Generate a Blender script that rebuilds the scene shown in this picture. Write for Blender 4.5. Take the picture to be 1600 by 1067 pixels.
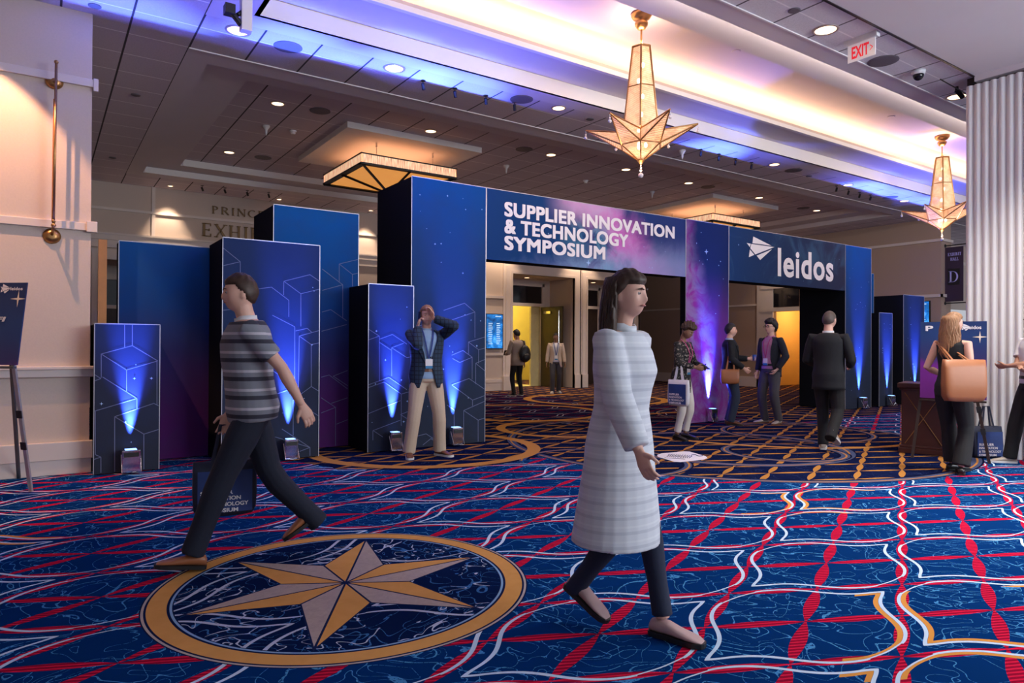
import bpy, math, random
from mathutils import Vector, Matrix
random.seed(7)
D = bpy.data
for o in list(D.objects): D.objects.remove(o)
S = bpy.context.scene
COL = S.collection
pi = math.pi
rad = math.radians

# ---------------------------------------------------------------- camera
CAM_H = 1.33; FPX = 1070.0
YAW, PIT, ROL = rad(34.5), rad(0.32), rad(0.29)
fw = Vector((math.sin(YAW)*math.cos(PIT), math.cos(YAW)*math.cos(PIT), math.sin(PIT)))
r0 = Vector((math.cos(YAW), -math.sin(YAW), 0.0)); u0 = r0.cross(fw)
RT = r0*math.cos(ROL) + u0*math.sin(ROL); UP = -r0*math.sin(ROL) + u0*math.cos(ROL)
CP = Vector((0, 0, CAM_H))
cd = D.cameras.new('camera'); cam = D.objects.new('camera', cd); COL.objects.link(cam)
cd.sensor_width = 36.0; cd.lens = FPX/1600*36; cd.clip_end = 200; cd.clip_start = 0.05
m = Matrix((RT, UP, -fw)).transposed().to_4x4(); m.translation = CP
cam.matrix_world = m
S.camera = cam

# ---------------------------------------------------------------- view, world, large lights
vs = S.view_settings; vs.view_transform = 'Standard'; vs.look = 'None'; vs.gamma = 1.0; vs.exposure = 0.48
vs.use_curve_mapping = False
W = D.worlds.new('world'); S.world = W; W.use_nodes = True
W.node_tree.nodes['Background'].inputs[0].default_value = (0.86, 0.90, 1.0, 1)   # daylight entering the open front of the foyer
W.node_tree.nodes['Background'].inputs[1].default_value = 0.40

def lamp(name, kind, loc, energy, color, parent=None, **k):
    l = D.lights.new(name, kind); l.energy = energy; l.color = color
    for a, v in k.items():
        if a not in ('direction',): setattr(l, a, v)
    o = D.objects.new(name, l); COL.objects.link(o); o.location = loc
    d = Vector(k.get('direction', (0, 0, -1)))
    o.rotation_euler = d.to_track_quat('-Z', 'Y').to_euler()
    if parent: o.parent = parent; o.location = Vector(loc) - parent.location
    return o
WARM = (1.0, 0.66, 0.38)
# light strip lying in the far trough of the ceiling cove
lamp('cove_light_strip', 'AREA', (10.4, 7.02, 5.02), 115, (1.0, 0.60, 0.34), shape='RECTANGLE', size=17.0, size_y=0.10, direction=(0, -0.25, 1))
# daylight from the glazed entrance front behind the photographer
lamp('entrance_daylight', 'AREA', (8.5, -4.2, 3.3), 450, (0.86, 0.92, 1.0), shape='RECTANGLE', size=7.0, size_y=2.6, direction=(-0.12, 1, -0.18))
# added, unseen strip on the near side of the cove: brightens the pale far step
lamp('added_step_wash', 'AREA', (10.4, 4.70, 4.86), 75, (1.0, 0.86, 0.74), shape='RECTANGLE', size=17.0, size_y=0.06, direction=(0, 1, 0))

# ---------------------------------------------------------------- helpers
def ray(x, y): return fw*FPX + RT*(x-800) - UP*(y-533.5)
def at(x, y, **k):
    d = ray(x, y); (a, v), = k.items(); i = 'XYZ'.index(a)
    return CP + d*((v-CP[i])/d[i])
def gnd(x, y): return at(x, y, Z=0)

class MB:
    def __init__(s): s.v = []; s.f = []; s.m = []
    def add(s, vs, fs, mi=0):
        b = len(s.v); s.v += [tuple(v) for v in vs]
        for f in fs: s.f.append([b+i for i in f]); s.m.append(mi)
    def quad(s, a, b, c, d, mi=0): s.add([a, b, c, d], [(0, 1, 2, 3)], mi)
    def box(s, x0, x1, y0, y1, z0, z1, mi=0, M=None):
        v = [Vector((x, y, z)) for z in (z0, z1) for y in (y0, y1) for x in (x0, x1)]
        if M: v = [M @ p for p in v]
        s.add(v, [(0, 2, 3, 1), (4, 5, 7, 6), (0, 1, 5, 4), (2, 6, 7, 3), (0, 4, 6, 2), (1, 3, 7, 5)], mi)
        return s
    def tube(s, path, r, n=8, mi=0, ref=None, cap=True):
        path = [Vector(p) for p in path]
        rs = r if isinstance(r, (list, tuple)) else [r]*len(path)
        rs = [q if isinstance(q, (list, tuple)) else (q, q) for q in rs]
        L = len(path); vs = []; a0 = None
        for i, p in enumerate(path):
            t = (path[min(i+1, L-1)] - path[max(i-1, 0)])
            if t.length < 1e-9: t = Vector((0, 0, 1))
            t.normalize()
            if a0 is None:
                a0 = Vector(ref) if ref is not None else (Vector((1, 0, 0)) if abs(t.x) < .9 else Vector((0, 1, 0)))
            a = a0 - t*a0.dot(t)
            if a.length < 1e-5: a = Vector((0, 1, 0)) - t*t.y
            a.normalize(); b = t.cross(a)
            if ref is None: a0 = a
            for j in range(n):
                w = 2*pi*j/n
                vs.append(p + a*rs[i][0]*math.cos(w) + b*rs[i][1]*math.sin(w))
        fs = [(i*n+j, i*n+(j+1) % n, (i+1)*n+(j+1) % n, (i+1)*n+j) for i in range(L-1) for j in range(n)]
        if cap: fs += [tuple(reversed(range(n))), tuple((L-1)*n+j for j in range(n))]
        s.add(vs, fs, mi); return s
    def lathe(s, prof, c=(0, 0, 0), n=24, mi=0, M=None):
        vs = []
        for r_, z in prof:
            for j in range(n):
                p = Vector((r_*math.cos(2*pi*j/n), r_*math.sin(2*pi*j/n), z))
                if M: p = M @ p
                vs.append(p + Vector(c))
        L = len(prof)
        fs = [(i*n+j, i*n+(j+1) % n, (i+1)*n+(j+1) % n, (i+1)*n+j) for i in range(L-1) for j in range(n)]
        fs += [tuple(reversed(range(n))), tuple((L-1)*n+j for j in range(n))]
        s.add(vs, fs, mi); return s
    def ball(s, c, rx, ry=None, rz=None, nu=14, nv=9, mi=0, M=None, fn=None):
        ry = ry or rx; rz = rz or rx; c = Vector(c); vs = []
        def put(d):
            p = Vector((d.x*rx, d.y*ry, d.z*rz))
            if fn: p = fn(d, p)
            if M: p = M @ p
            vs.append(p + c)
        put(Vector((0, 0, -1)))
        for i in range(1, nv):
            ph = -pi/2 + pi*i/nv
            for j in range(nu):
                th = 2*pi*j/nu
                put(Vector((math.cos(ph)*math.cos(th), math.cos(ph)*math.sin(th), math.sin(ph))))
        put(Vector((0, 0, 1)))
        fs = [(0, 1+(j+1) % nu, 1+j) for j in range(nu)]
        for i in range(nv-2):
            for j in range(nu):
                a = 1+i*nu
                fs.append((a+j, a+(j+1) % nu, a+nu+(j+1) % nu, a+nu+j))
        t = len(vs)-1; a = 1+(nv-2)*nu
        fs += [(a+j, a+(j+1) % nu, t) for j in range(nu)]
        s.add(vs, fs, mi); return s
    def prism(s, pts, d, mi=0):
        # closed polygon pts (3D) swept by vector d
        n = len(pts); d = Vector(d); pts = [Vector(p) for p in pts]
        s.add(pts + [p+d for p in pts], [tuple(reversed(range(n))), tuple(range(n, 2*n))] + [(i, (i+1) % n, n+(i+1) % n, n+i) for i in range(n)], mi)
        return s
    def mesh(s, name, mats):
        me = D.meshes.new(name); me.from_pydata(s.v, [], s.f)
        for q in mats: me.materials.append(q)
        for p, i in zip(me.polygons, s.m): p.material_index = i
        me.update(); return me

def obj(name, mb, mats, parent=None, smooth=False, bevel=0, recalc=True):
    if not isinstance(mats, (list, tuple)): mats = [mats]
    me = mb.mesh(name, mats) if isinstance(mb, MB) else mb
    if recalc and isinstance(mb, MB):
        import bmesh
        bm = bmesh.new(); bm.from_mesh(me); bmesh.ops.recalc_face_normals(bm, faces=bm.faces); bm.to_mesh(me); bm.free()
    if smooth:
        for p in me.polygons: p.use_smooth = True
    o = D.objects.new(name, me); COL.objects.link(o)
    if bevel:
        b = o.modifiers.new('bevel', 'BEVEL'); b.width = bevel; b.segments = 2; b.limit_method = 'ANGLE'
    if parent:
        o.parent = parent
        # meshes are written in world coordinates unless the parent is at the origin of a local build
        if not parent.get('_local'): o.matrix_parent_inverse = parent_matrix(parent).inverted()
    return o
def parent_matrix(p):
    mt = Matrix.Translation(p.location) @ p.rotation_euler.to_matrix().to_4x4()
    if p.parent and not p.parent.get('_local'): return mt
    return mt
def tag(o, label, cat, group=None):
    o['label'] = label; o['category'] = cat
    if group: o['group'] = group
    return o
def thing(name, label, cat, loc=(0, 0, 0), group=None, local=False, rz=0):
    o = D.objects.new(name, None); COL.objects.link(o); o.location = loc; o.rotation_euler = (0, 0, rz)
    o.empty_display_size = .1
    if local: o['_local'] = 1
    return tag(o, label, cat, group)
def struct(name, mb, mats, **k):
    o = obj(name, mb, mats, **k); o['kind'] = 'structure'; return o
def copy_tree(o, parent=None):
    c = o.copy(); COL.objects.link(c)
    if parent: c.parent = parent
    for ch in o.children: copy_tree(ch, c)
    return c

# ---------------------------------------------------------------- node helper
class NT:
    def __init__(s, name, base=(.5, .5, .5), rough=.6, metal=0, spec=.5):
        s.mat = D.materials.new(name); s.mat.use_nodes = True; s.nt = s.mat.node_tree
        s.b = s.nt.nodes['Principled BSDF']
        s.b.inputs['Base Color'].default_value = (*base[:3], 1); s.b.inputs['Roughness'].default_value = rough
        s.b.inputs['Metallic'].default_value = metal; s.b.inputs['Specular IOR Level'].default_value = spec
        s._xyz = None
    def n(s, t, **k):
        q = s.nt.nodes.new(t)
        for a, v in k.items(): setattr(q, a, v)
        return q
    def lk(s, a, b): s.nt.links.new(a, b)
    def inp(s, node, i, v):
        if isinstance(v, bpy.types.NodeSocket): s.lk(v, node.inputs[i])
        else: node.inputs[i].default_value = v
    def m(s, op, a, b=None, c=None, clamp=False):
        q = s.n('ShaderNodeMath', operation=op); q.use_clamp = clamp
        s.inp(q, 0, a)
        if b is not None: s.inp(q, 1, b)
        if c is not None: s.inp(q, 2, c)
        return q.outputs[0]
    def xyz(s):
        if s._xyz is None:
            tc = s.n('ShaderNodeTexCoord'); sp = s.n('ShaderNodeSeparateXYZ'); s.lk(tc.outputs['Object'], sp.inputs[0])
            s.tc = tc.outputs['Object']; s._xyz = (sp.outputs[0], sp.outputs[1], sp.outputs[2])
        return s._xyz
    def noise(s, scale, detail=3, rough=.5, dist=0, vec=None):
        s.xyz(); q = s.n('ShaderNodeTexNoise'); q.inputs['Scale'].default_value = scale; q.inputs['Detail'].default_value = detail
        q.inputs['Roughness'].default_value = rough; q.inputs['Distortion'].default_value = dist
        s.lk(vec if vec is not None else s.tc, q.inputs['Vector']); return q.outputs[0]
    def vec(s, x, y, z):
        q = s.n('ShaderNodeCombineXYZ')
        for i, v in enumerate((x, y, z)): s.inp(q, i, v)
        return q.outputs[0]
    def mix(s, f, a, b):
        q = s.n('ShaderNodeMix', data_type='RGBA'); s.inp(q, 0, f)
        for i, v in ((6, a), (7, b)):
            if isinstance(v, bpy.types.NodeSocket): s.lk(v, q.inputs[i])
            else: q.inputs[i].default_value = (*v[:3], 1)
        return q.outputs[2]
    def ramp(s, f, stops):
        q = s.n('ShaderNodeValToRGB'); s.lk(f, q.inputs[0]); e = q.color_ramp.elements
        while len(e) < len(stops): e.new(.5)
        for el, (p, c) in zip(e, stops): el.position = p; el.color = (*c[:3], 1)
        return q.outputs[0]
    def smooth(s, v, lo, hi, inv=False):
        q = s.n('ShaderNodeMapRange', interpolation_type='SMOOTHSTEP'); s.inp(q, 0, v)
        q.inputs[1].default_value = lo; q.inputs[2].default_value = hi
        q.inputs[3].default_value = 1. if inv else 0.; q.inputs[4].default_value = 0. if inv else 1.
        return q.outputs[0]
    def color(s, v): s.lk(v, s.b.inputs['Base Color'])
    def emit(s, c, st):
        if isinstance(c, bpy.types.NodeSocket): s.lk(c, s.b.inputs['Emission Color'])
        else: s.b.inputs['Emission Color'].default_value = (*c[:3], 1)
        s.b.inputs['Emission Strength'].default_value = st
    def bump(s, h, strength=.3, dist=.01):
        q = s.n('ShaderNodeBump'); q.inputs['Strength'].default_value = strength; q.inputs['Distance'].default_value = dist
        s.lk(h, q.inputs['Height']); s.lk(q.outputs[0], s.b.inputs['Normal'])

def plain(name, c, rough=.6, metal=0, emit=0, ec=None, nscale=0, namt=.12, spec=.5, bump=0):
    q = NT(name, c, rough, metal, spec)
    if nscale:
        f = q.noise(nscale, 3)
        q.color(q.mix(f, tuple(v*(1-namt) for v in c), tuple(min(1, v*(1+namt)) for v in c)))
        if bump: q.bump(f, bump, .005)
    if emit: q.emit(ec or c, emit)
    return q.mat
# ---------------------------------------------------------------- materials
M = {}
M['plaster'] = plain('plaster', (.68, .63, .67), .8, nscale=3, namt=.03)
M['plaster_white'] = plain('plaster_white', (.82, .79, .78), .75, nscale=2, namt=.03)
M['trim'] = plain('painted_trim', (.70, .62, .58), .45, nscale=5, namt=.03)
M['wall'] = plain('wall_covering', (.62, .52, .455), .8, nscale=60, namt=.06, bump=.1)
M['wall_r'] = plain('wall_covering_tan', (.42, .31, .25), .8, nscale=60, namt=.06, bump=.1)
M['brass'] = plain('brass', (.46, .25, .10), .32, .9, nscale=20, namt=.1)
M['gold_letter'] = plain('gold_letter', (.20, .12, .045), .5, .3, nscale=20)
M['black'] = plain('black_satin', (.012, .012, .014), .45, nscale=20)
M['dark_fabric'] = plain('dark_cover_fabric', (.006, .007, .012), .95, spec=.1, nscale=40)
M['white_plastic'] = plain('white_plastic', (.75, .75, .77), .4, nscale=10, namt=.03)
M['chrome'] = plain('chrome', (.75, .75, .78), .14, 1.0, nscale=12, namt=.05)
M['grille'] = plain('speaker_grille', (.16, .14, .16), .7, nscale=300, namt=.4)
M['lens'] = plain('dark_glass', (.01, .01, .015), .05, 0, nscale=3)
M['lamp_on'] = plain('lamp_glass', (1, .75, .5), .4, emit=3.0, ec=(1, .66, .38), nscale=2, namt=.02)
M['lamp_rim'] = plain('lamp_rim', (.55, .45, .40), .3, .4, nscale=10)
M['dark_wood'] = plain('dark_wood', (.028, .016, .013), .35, nscale=8, namt=.4)
M['orange_wood'] = plain('orange_wood', (.55, .22, .06), .4, nscale=8, namt=.2)
M['white_print'] = plain('white_print', (.85, .82, .86), .5, nscale=4, namt=.02)
M['line_print'] = plain('line_print', (.16, .19, .32), .8, spec=.1, nscale=4, namt=.05)
M['star_print'] = plain('star_print', (.35, .55, .9), .6, nscale=4, namt=.05)
M['edge_silver'] = plain('silver_edge', (.45, .45, .50), .4, .5, nscale=8)

def tile_ceiling(name, x0, y0, sp=.62, c=(.42, .385, .41), dark=(.05, .04, .05)):
    q = NT(name, c, .9); x, y, z = q.xyz()
    fx = q.m('ABSOLUTE', q.m('SUBTRACT', q.m('FRACT', q.m('DIVIDE', q.m('SUBTRACT', x, x0-sp/2), sp)), .5))
    fy = q.m('ABSOLUTE', q.m('SUBTRACT', q.m('FRACT', q.m('DIVIDE', q.m('SUBTRACT', y, y0-sp/2), sp)), .5))
    lx = q.smooth(fx, .013, .022, True); ly = q.smooth(fy, .009, .019, True)
    f = q.noise(55, 3, .7)
    col = q.mix(f, tuple(v*.82 for v in c), tuple(v*1.12 for v in c))
    col = q.mix(ly, col, tuple(min(1, v*1.7) for v in c))
    col = q.mix(lx, col, dark)
    q.color(col); q.bump(f, .5, .012); return q.mat
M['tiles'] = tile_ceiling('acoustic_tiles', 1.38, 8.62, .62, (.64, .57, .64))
M['tiles_near'] = tile_ceiling('acoustic_tiles_lit', .15, 4.10, .62, (.80, .80, .83), (.12, .11, .12))  # lit copy of the ceiling tiles: stronger light put into the colour

def carpet():
    q = NT('patterned_carpet', (.01, .04, .2), 1.0, spec=.0); x, y, z = q.xyz(); m = q.m
    # slight wander of the woven lines
    A, B, X0, Y0 = .93, .90, 3.06, 3.28
    xr = m('DIVIDE', m('SUBTRACT', x, X0), A); yr = m('DIVIDE', m('SUBTRACT', y, Y0), B/2)
    p = m('MULTIPLY', m('ADD', xr, yr), .5); qq = m('MULTIPLY', m('SUBTRACT', xr, yr), .5)
    K = .81
    def rope(a, b):          # rope running along a, at b = k/2
        d = m('MULTIPLY', m('ABSOLUTE', m('SUBTRACT', m('FRACT', m('ADD', m('MULTIPLY', b, 2), .5)), .5)), K/2)
        w = m('MULTIPLY', m('ABSOLUTE', m('SINE', m('MULTIPLY', a, pi*2))), .030)
        w = m('ADD', w, .003)
        return m('LESS_THAN', d, w)
    ropes = m('MAXIMUM', rope(p, qq), rope(qq, p))
    strand = m('GREATER_THAN', m('SINE', m('ADD', m('MULTIPLY', x, 95.), m('MULTIPLY', y, 210.))), .25)
    def og(a, b):            # double white line along a near integer b
        fa = m('SUBTRACT', m('FRACT', m('ADD', a, .5)), .5)      # -.5..+.5, 0 at lattice point
        fb = m('SUBTRACT', m('FRACT', m('ADD', b, .5)), .5)
        cen = m('MULTIPLY', m('SINE', m('MULTIPLY', a, 2*pi)), .070)
        aa = m('ABSOLUTE', fa)
        h = m('ADD', .052, m('MULTIPLY', m('POWER', m('MAXIMUM', m('SUBTRACT', 1., m('MULTIPLY', aa, 5.2)), 0.), 2.2), .105))
        d = m('SUBTRACT', fb, cen)
        dl = m('ABSOLUTE', m('SUBTRACT', m('ABSOLUTE', d), h))
        return dl, m('ABSOLUTE', d), h
    d1, e1, h1 = og(p, qq); d2, e2, h2 = og(qq, p)
    l1 = m('MULTIPLY', m('LESS_THAN', d1, .0105), m('GREATER_THAN', e2, m('SUBTRACT', h2, .008)))
    l2 = m('MULTIPLY', m('LESS_THAN', d2, .0105), m('GREATER_THAN', e1, m('SUBTRACT', h1, .008)))
    white = m('MAXIMUM', l1, l2)
    # faint doodle lines
    n1 = q.noise(2.6, 1.5, .5, 1.2); n2 = q.noise(3.7, 1.2, .5, 1.6)
    n3 = q.noise(90, 2, .6)
    sq = m('MAXIMUM', m('LESS_THAN', m('ABSOLUTE', m('SUBTRACT', n1, .5)), .0055), m('LESS_THAN', m('ABSOLUTE', m('SUBTRACT', n2, .47)), .0048))
    sq = m('MAXIMUM', sq, m('LESS_THAN', m('ABSOLUTE', m('SUBTRACT', n1, .60)), .0045))
    sq = m('MULTIPLY', sq, m('GREATER_THAN', n3, .42))
    def circ(cx, cy):
        return m('SQRT', m('ADD', m('POWER', m('SUBTRACT', x, cx), 2.), m('POWER', m('SUBTRACT', y, cy), 2.)))
    def band(d, a, b): return m('MULTIPLY', m('GREATER_THAN', d, a), m('LESS_THAN', d, b))
    pile = q.mix(q.noise(400, 2), (.0018, .018, .092), (.0034, .038, .165))
    col = q.mix(sq, pile, (.06, .24, .50))
    red = q.mix(strand, (.26, .006, .030), (.62, .014, .055))
    col = q.mix(ropes, col, red)
    # orange linings inside some lantern cells
    for cx, cy in ((5.50, 3.40), (3.62, 1.50), (-.62, 5.75)):
        fp = m('ABSOLUTE', m('SUBTRACT', p, ((cx-X0)/A+(cy-Y0)/(B/2))/2)); fq = m('ABSOLUTE', m('SUBTRACT', qq, ((cx-X0)/A-(cy-Y0)/(B/2))/2))
        k = m('MAXIMUM', fp, fq)
        near = m('MINIMUM', m('SUBTRACT', e1, h1), m('SUBTRACT', e2, h2))
        col = q.mix(m('MULTIPLY', m('LESS_THAN', k, .55), band(near, .012, .040)), col, (.62, .27, .06))
    col = q.mix(white, col, (.50, .64, .80))
    # darker hall field with ochre ropes beyond the curved borders
    navy = q.mix(q.noise(400, 2), (.004, .007, .032), (.007, .011, .048))
    c2 = circ(8.0, 6.35); c1 = circ(4.1, 8.1)
    far = m('MAXIMUM', m('MAXIMUM', m('LESS_THAN', c2, 3.08), m('LESS_THAN', c1, 1.72)), m('MULTIPLY', m('GREATER_THAN', y, 7.05), m('GREATER_THAN', x, 2.6)))
    fcol = q.mix(m('MULTIPLY', sq, .4), navy, (.04, .06, .16))
    och = q.mix(strand, (.34, .15, .035), (.46, .215, .055))
    deep = m('GREATER_THAN', circ(7.6, 13.2), 0.)
    midf = m('MAXIMUM', band(circ(9.5, 9.9), 0., 2.3), band(circ(7.6, 14.), 0., 3.2))
    fcol = q.mix(ropes, fcol, q.mix(midf, och, (.12, .006, .018)))
    fcol = q.mix(m('MULTIPLY', m('MULTIPLY', white, midf), .8), fcol, (.42, .42, .52))
    slate = (.060, .075, .150)
    for cx, cy, r1, w, kind in ((8.0, 6.35, 3.08, .13, 0), (7.55, 5.9, 1.55, .17, 0), (7.75, 5.2, .78, .12, 0), (5.35, 5.9, 1.0, .10, 0), (9.7, 6.3, 1.15, .10, 0), (11.2, 8.5, 1.6, .1, 0),
                                (4.1, 7.95, 1.5, .17, 1), (7.9, 11.2, 1.7, .18, 1), (7.0, 8.6, 1.15, .15, 1), (11.4, 12.9, 1.8, .2, 1), (9.9, 7.1, 2.5, .12, 1)):
        c = circ(cx, cy)
        if kind == 0:
            fcol = q.mix(band(c, r1-w-.035, r1), fcol, (.006, .008, .03))
            fcol = q.mix(band(c, r1-w, r1-.02), fcol, slate)
            fcol = q.mix(band(c, r1-w*.6, r1-w*.6+.022), fcol, (.42, .19, .05))
        else:
            fcol = q.mix(band(c, r1-w, r1), fcol, (.50, .235, .062))
    col = q.mix(far, col, fcol)
    # compass medallion
    cx, cy = 1.41, 3.68
    dd = circ(cx, cy)
    ins = q.mix(q.m('MULTIPLY', sq, .8), (.004, .012, .055), (.05, .17, .42))
    stk = m('MULTIPLY', white, m('GREATER_THAN', n3, .30))
    sl = m('MULTIPLY', m('LESS_THAN', m('ABSOLUTE', m('SINE', m('ADD', m('MULTIPLY', x, 9.), m('ADD', m('MULTIPLY', y, -14.), m('MULTIPLY', n2, 9.))))), .10), m('GREATER_THAN', n1, .47))
    ins = q.mix(m('MAXIMUM', stk, sl), ins, (.42, .47, .62))
    ang = m('ARCTAN2', m('SUBTRACT', y, cy), m('SUBTRACT', x, cx))
    t6 = m('ADD', m('DIVIDE', ang, pi/3), 6.0)
    s_ = m('SUBTRACT', m('FRACT', m('ADD', t6, .5)), .5)         # -.5..+.5 around each tip
    tt = m('MULTIPLY', m('ABSOLUTE', s_), pi/3)
    Rt, Rn = .86, .36
    nx, ny = Rn*math.cos(pi/6), Rn*math.sin(pi/6)
    L_ = math.hypot(nx-Rt, ny)
    px_ = m('MULTIPLY', dd, m('COSINE', tt)); py_ = m('MULTIPLY', dd, m('SINE', tt))
    # signed distance to line from tip to notch (positive outside)
    sd = m('DIVIDE', m('ADD', m('MULTIPLY', m('SUBTRACT', px_, Rt), ny), m('MULTIPLY', py_, Rt-nx)), L_)
    inside = m('LESS_THAN', sd, 0.)
    mid = m('MULTIPLY', m('SINE', m('SUBTRACT', pi/6, tt)), dd)
    edge = m('MAXIMUM', m('MAXIMUM', m('GREATER_THAN', sd, -.009), m('LESS_THAN', py_, .006)), m('LESS_THAN', m('ABSOLUTE', mid), .006))
    gold = q.mix(q.noise(9, 2, .5, 1), (.56, .27, .075), (.66, .34, .11))
    silv = q.mix(q.noise(26, 3, .7, 1), (.28, .235, .24), (.50, .40, .36))
    star = q.mix(m('GREATER_THAN', s_, 0.), silv, gold)
    star = q.mix(edge, star, (.012, .02, .07))
    med = q.mix(inside, ins, star)
    med = q.mix(m('GREATER_THAN', dd, .862), med, (.008, .015, .06))
    med = q.mix(band(dd, .868, .880), med, (.22, .36, .58))
    med = q.mix(band(dd, .893, .985), med, gold)
    med = q.mix(band(dd, .996, 1.008), med, (.42, .36, .34))
    col = q.mix(m('LESS_THAN', dd, 1.015), col, med)
    q.color(col); q.bump(q.noise(500, 2), .25, .004)
    return q.mat
M['carpet'] = carpet()

def print_mat(name, stops, zmax, nebula=0, rough=.55, off=(0, 0, 0), purple_x=None):
    # fabric print: vertical colour gradient (it is printed), fine weave
    q = NT(name, (.05, .06, .1), .85, spec=.12); x, y, z = q.xyz()
    g = q.ramp(q.m('DIVIDE', z, zmax), stops)
    f = q.noise(2.2, 4, .55, .6)
    g = q.mix(q.m('MULTIPLY', q.smooth(f, .35, .75), .25), g, (.03, .05, .12))
    q.color(g); q.bump(q.noise(260, 1), .06, .002)
    return q.mat
SLATE = (.030, .036, .058); NAVY = (.012, .030, .110); BLUE = (.006, .060, .220)
M['print_slate'] = print_mat('booth_print_slate', [(0, (.028, .034, .052)), (.6, (.028, .036, .070)), (1, (.020, .040, .110))], 1.6)
M['print_slate_tall'] = print_mat('booth_print_slate_tall', [(0, (.026, .032, .048)), (.45, (.020, .040, .090)), (1, (.006, .075, .27))], 3.5)
M['print_purple'] = print_mat('booth_print_blue_to_purple', [(0, (.110, .016, .140)), (.22, (.085, .016, .130)), (.42, (.030, .030, .14)), (.62, (.008, .055, .22)), (1, (.005, .085, .28))], 2.9)

def nebula(name, x0, x1, z0, z1, mode):
    q = NT(name, (.05, .05, .2), .8, spec=.15); x, y, z = q.xyz(); m = q.m
    u = m('DIVIDE', m('SUBTRACT', x, x0), x1-x0); v = m('DIVIDE', m('SUBTRACT', z, z0), z1-z0)
    n1 = q.noise(1.1, 5, .55, 1.2); n2 = q.noise(2.4, 6, .6, 2.0)
    if mode == 0:   # deep blue left, magenta ribbon to the right, misty lower right
        base = q.mix(q.smooth(m('ADD', u, m('MULTIPLY', m('SUBTRACT', n1, .5), .6)), .25, .9), (.006, .045, .17), (.020, .040, .17))
        w = m('ADD', m('SUBTRACT', u, .58), m('MULTIPLY', v, .30)); w = m('SUBTRACT', w, .10)
        w = m('ADD', w, m('MULTIPLY', m('SUBTRACT', n1, .5), .35))
        rib = m('MULTIPLY', q.smooth(w, -.10, .05), q.smooth(w, .10, .34, True))
        mag = q.mix(n2, (.42, .04, .42), (.85, .30, .70))
        c = q.mix(m('MULTIPLY', rib, .95), base, mag)
        w2 = m('ADD', m('SUBTRACT', u, v), m('MULTIPLY', m('SUBTRACT', n2, .5), .5))
        mist = m('MULTIPLY', q.smooth(w2, .0, .7), q.smooth(v, .15, .75, True))
        c = q.mix(m('MULTIPLY', mist, .70), c, q.mix(n1, (.12, .28, .52), (.46, .40, .72)))
        cen = m('MULTIPLY', q.smooth(m('ABSOLUTE', m('SUBTRACT', u, .50)), .0, .25, True), q.smooth(n2, .35, .7))
        c = q.mix(m('MULTIPLY', cen, .45), c, (.16, .46, .62))
        top = m('MULTIPLY', q.smooth(m('ABSOLUTE', m('SUBTRACT', u, .45)), .05, .22, True), q.smooth(v, .55, 1.))
        c = q.mix(m('MULTIPLY', top, .75), c, (.62, .36, .62))
    elif mode == 1:  # column: navy top, purple-magenta from lower left
        base = q.mix(q.smooth(v, .35, .8), (.16, .03, .22), (.006, .020, .10))
        w = m('SUBTRACT', m('ADD', m('SUBTRACT', .9, u), m('MULTIPLY', m('SUBTRACT', n1, .5), .5)), v)
        c = q.mix(m('MULTIPLY', q.smooth(w, -.35, .15), .9), base, q.mix(q.smooth(n2, .35, .65), (.30, .03, .30), (.30, .20, .42)))
    else:
        base = q.mix(u, (.008, .040, .14), (.026, .030, .062))
        ms = m('MULTIPLY', q.smooth(n1, .48, .66), q.smooth(u, .65, .2))
        c = q.mix(m('MULTIPLY', q.smooth(n1, .50, .70), .5), base, (.05, .13, .24))
    q.color(c); return q.mat
# ================================================================ the room
Z1, Z2, Z3 = 4.75, 4.95, 5.37          # ceiling, cove soffit, cove vault
ZC, ZD = 4.87, 5.00                    # coffer step, coffer field
YF, YB, XR = 7.94, 16.8, 19.5          # booth front plane, back wall, right wall
b = MB(); b.box(-6, 27, -6, 23, -.1, 0); struct('floor', b, M['carpet'])

# ceiling: tiled fields
b = MB()
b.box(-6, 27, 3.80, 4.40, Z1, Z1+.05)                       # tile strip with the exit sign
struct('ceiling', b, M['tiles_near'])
b = MB()
b.box(-6, 27, 7.66, 8.62, Z1, Z1+.05)                       # tile strip before the coffer
b.box(-6, 1.38, 8.62, 17.6, Z1, Z1+.05); b.box(-6, 1.38, 4.4, 7.66, Z1, Z1+.05)
b.box(18.45, 27, 8.62, 22, Z1, Z1+.05); b.box(1.38, 18.45, 15.75, 22, Z1, Z1+.05)
b.box(2.25, 17.6, 9.6, 14.95, ZD, ZD+.05)                   # field inside the coffer
struct('ceiling', b, M['tiles'])
# smooth plaster: border bands, soffits, steps
b = MB()
XL = 1.85
b.box(1.38, 27, 4.40, 4.66, Z1, Z1+.05); b.box(1.38, XL, 4.66, 7.66, Z1, Z1+.05)
b.box(XL, 27, 7.35, 7.66, Z1, Z1+.05)
b.box(XL, 27, 4.662, 5.30, Z2, Z2+.04)                        # near soffit (lower step)
b.box(XL, 27, 5.24, 5.299, Z2+.001, 5.08)                         # near lip
b.box(XL, 27, 6.78, 7.39, Z2, Z2+.03)                       # far soffit
b.box(XL-.05, XL, 4.66, 7.39, Z1, Z3+.05)
b.box(XL, 27, 4.60, 4.659, Z1+.003, Z2+.04)
b.box(XL, 27, 4.60, 7.6, Z3, Z3+.05)                        # vault of the cove
b.box(XL, 27, 7.39, 7.46, Z2, Z3); b.box(XL, 27, 4.54, 4.60, Z2, Z3)
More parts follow.
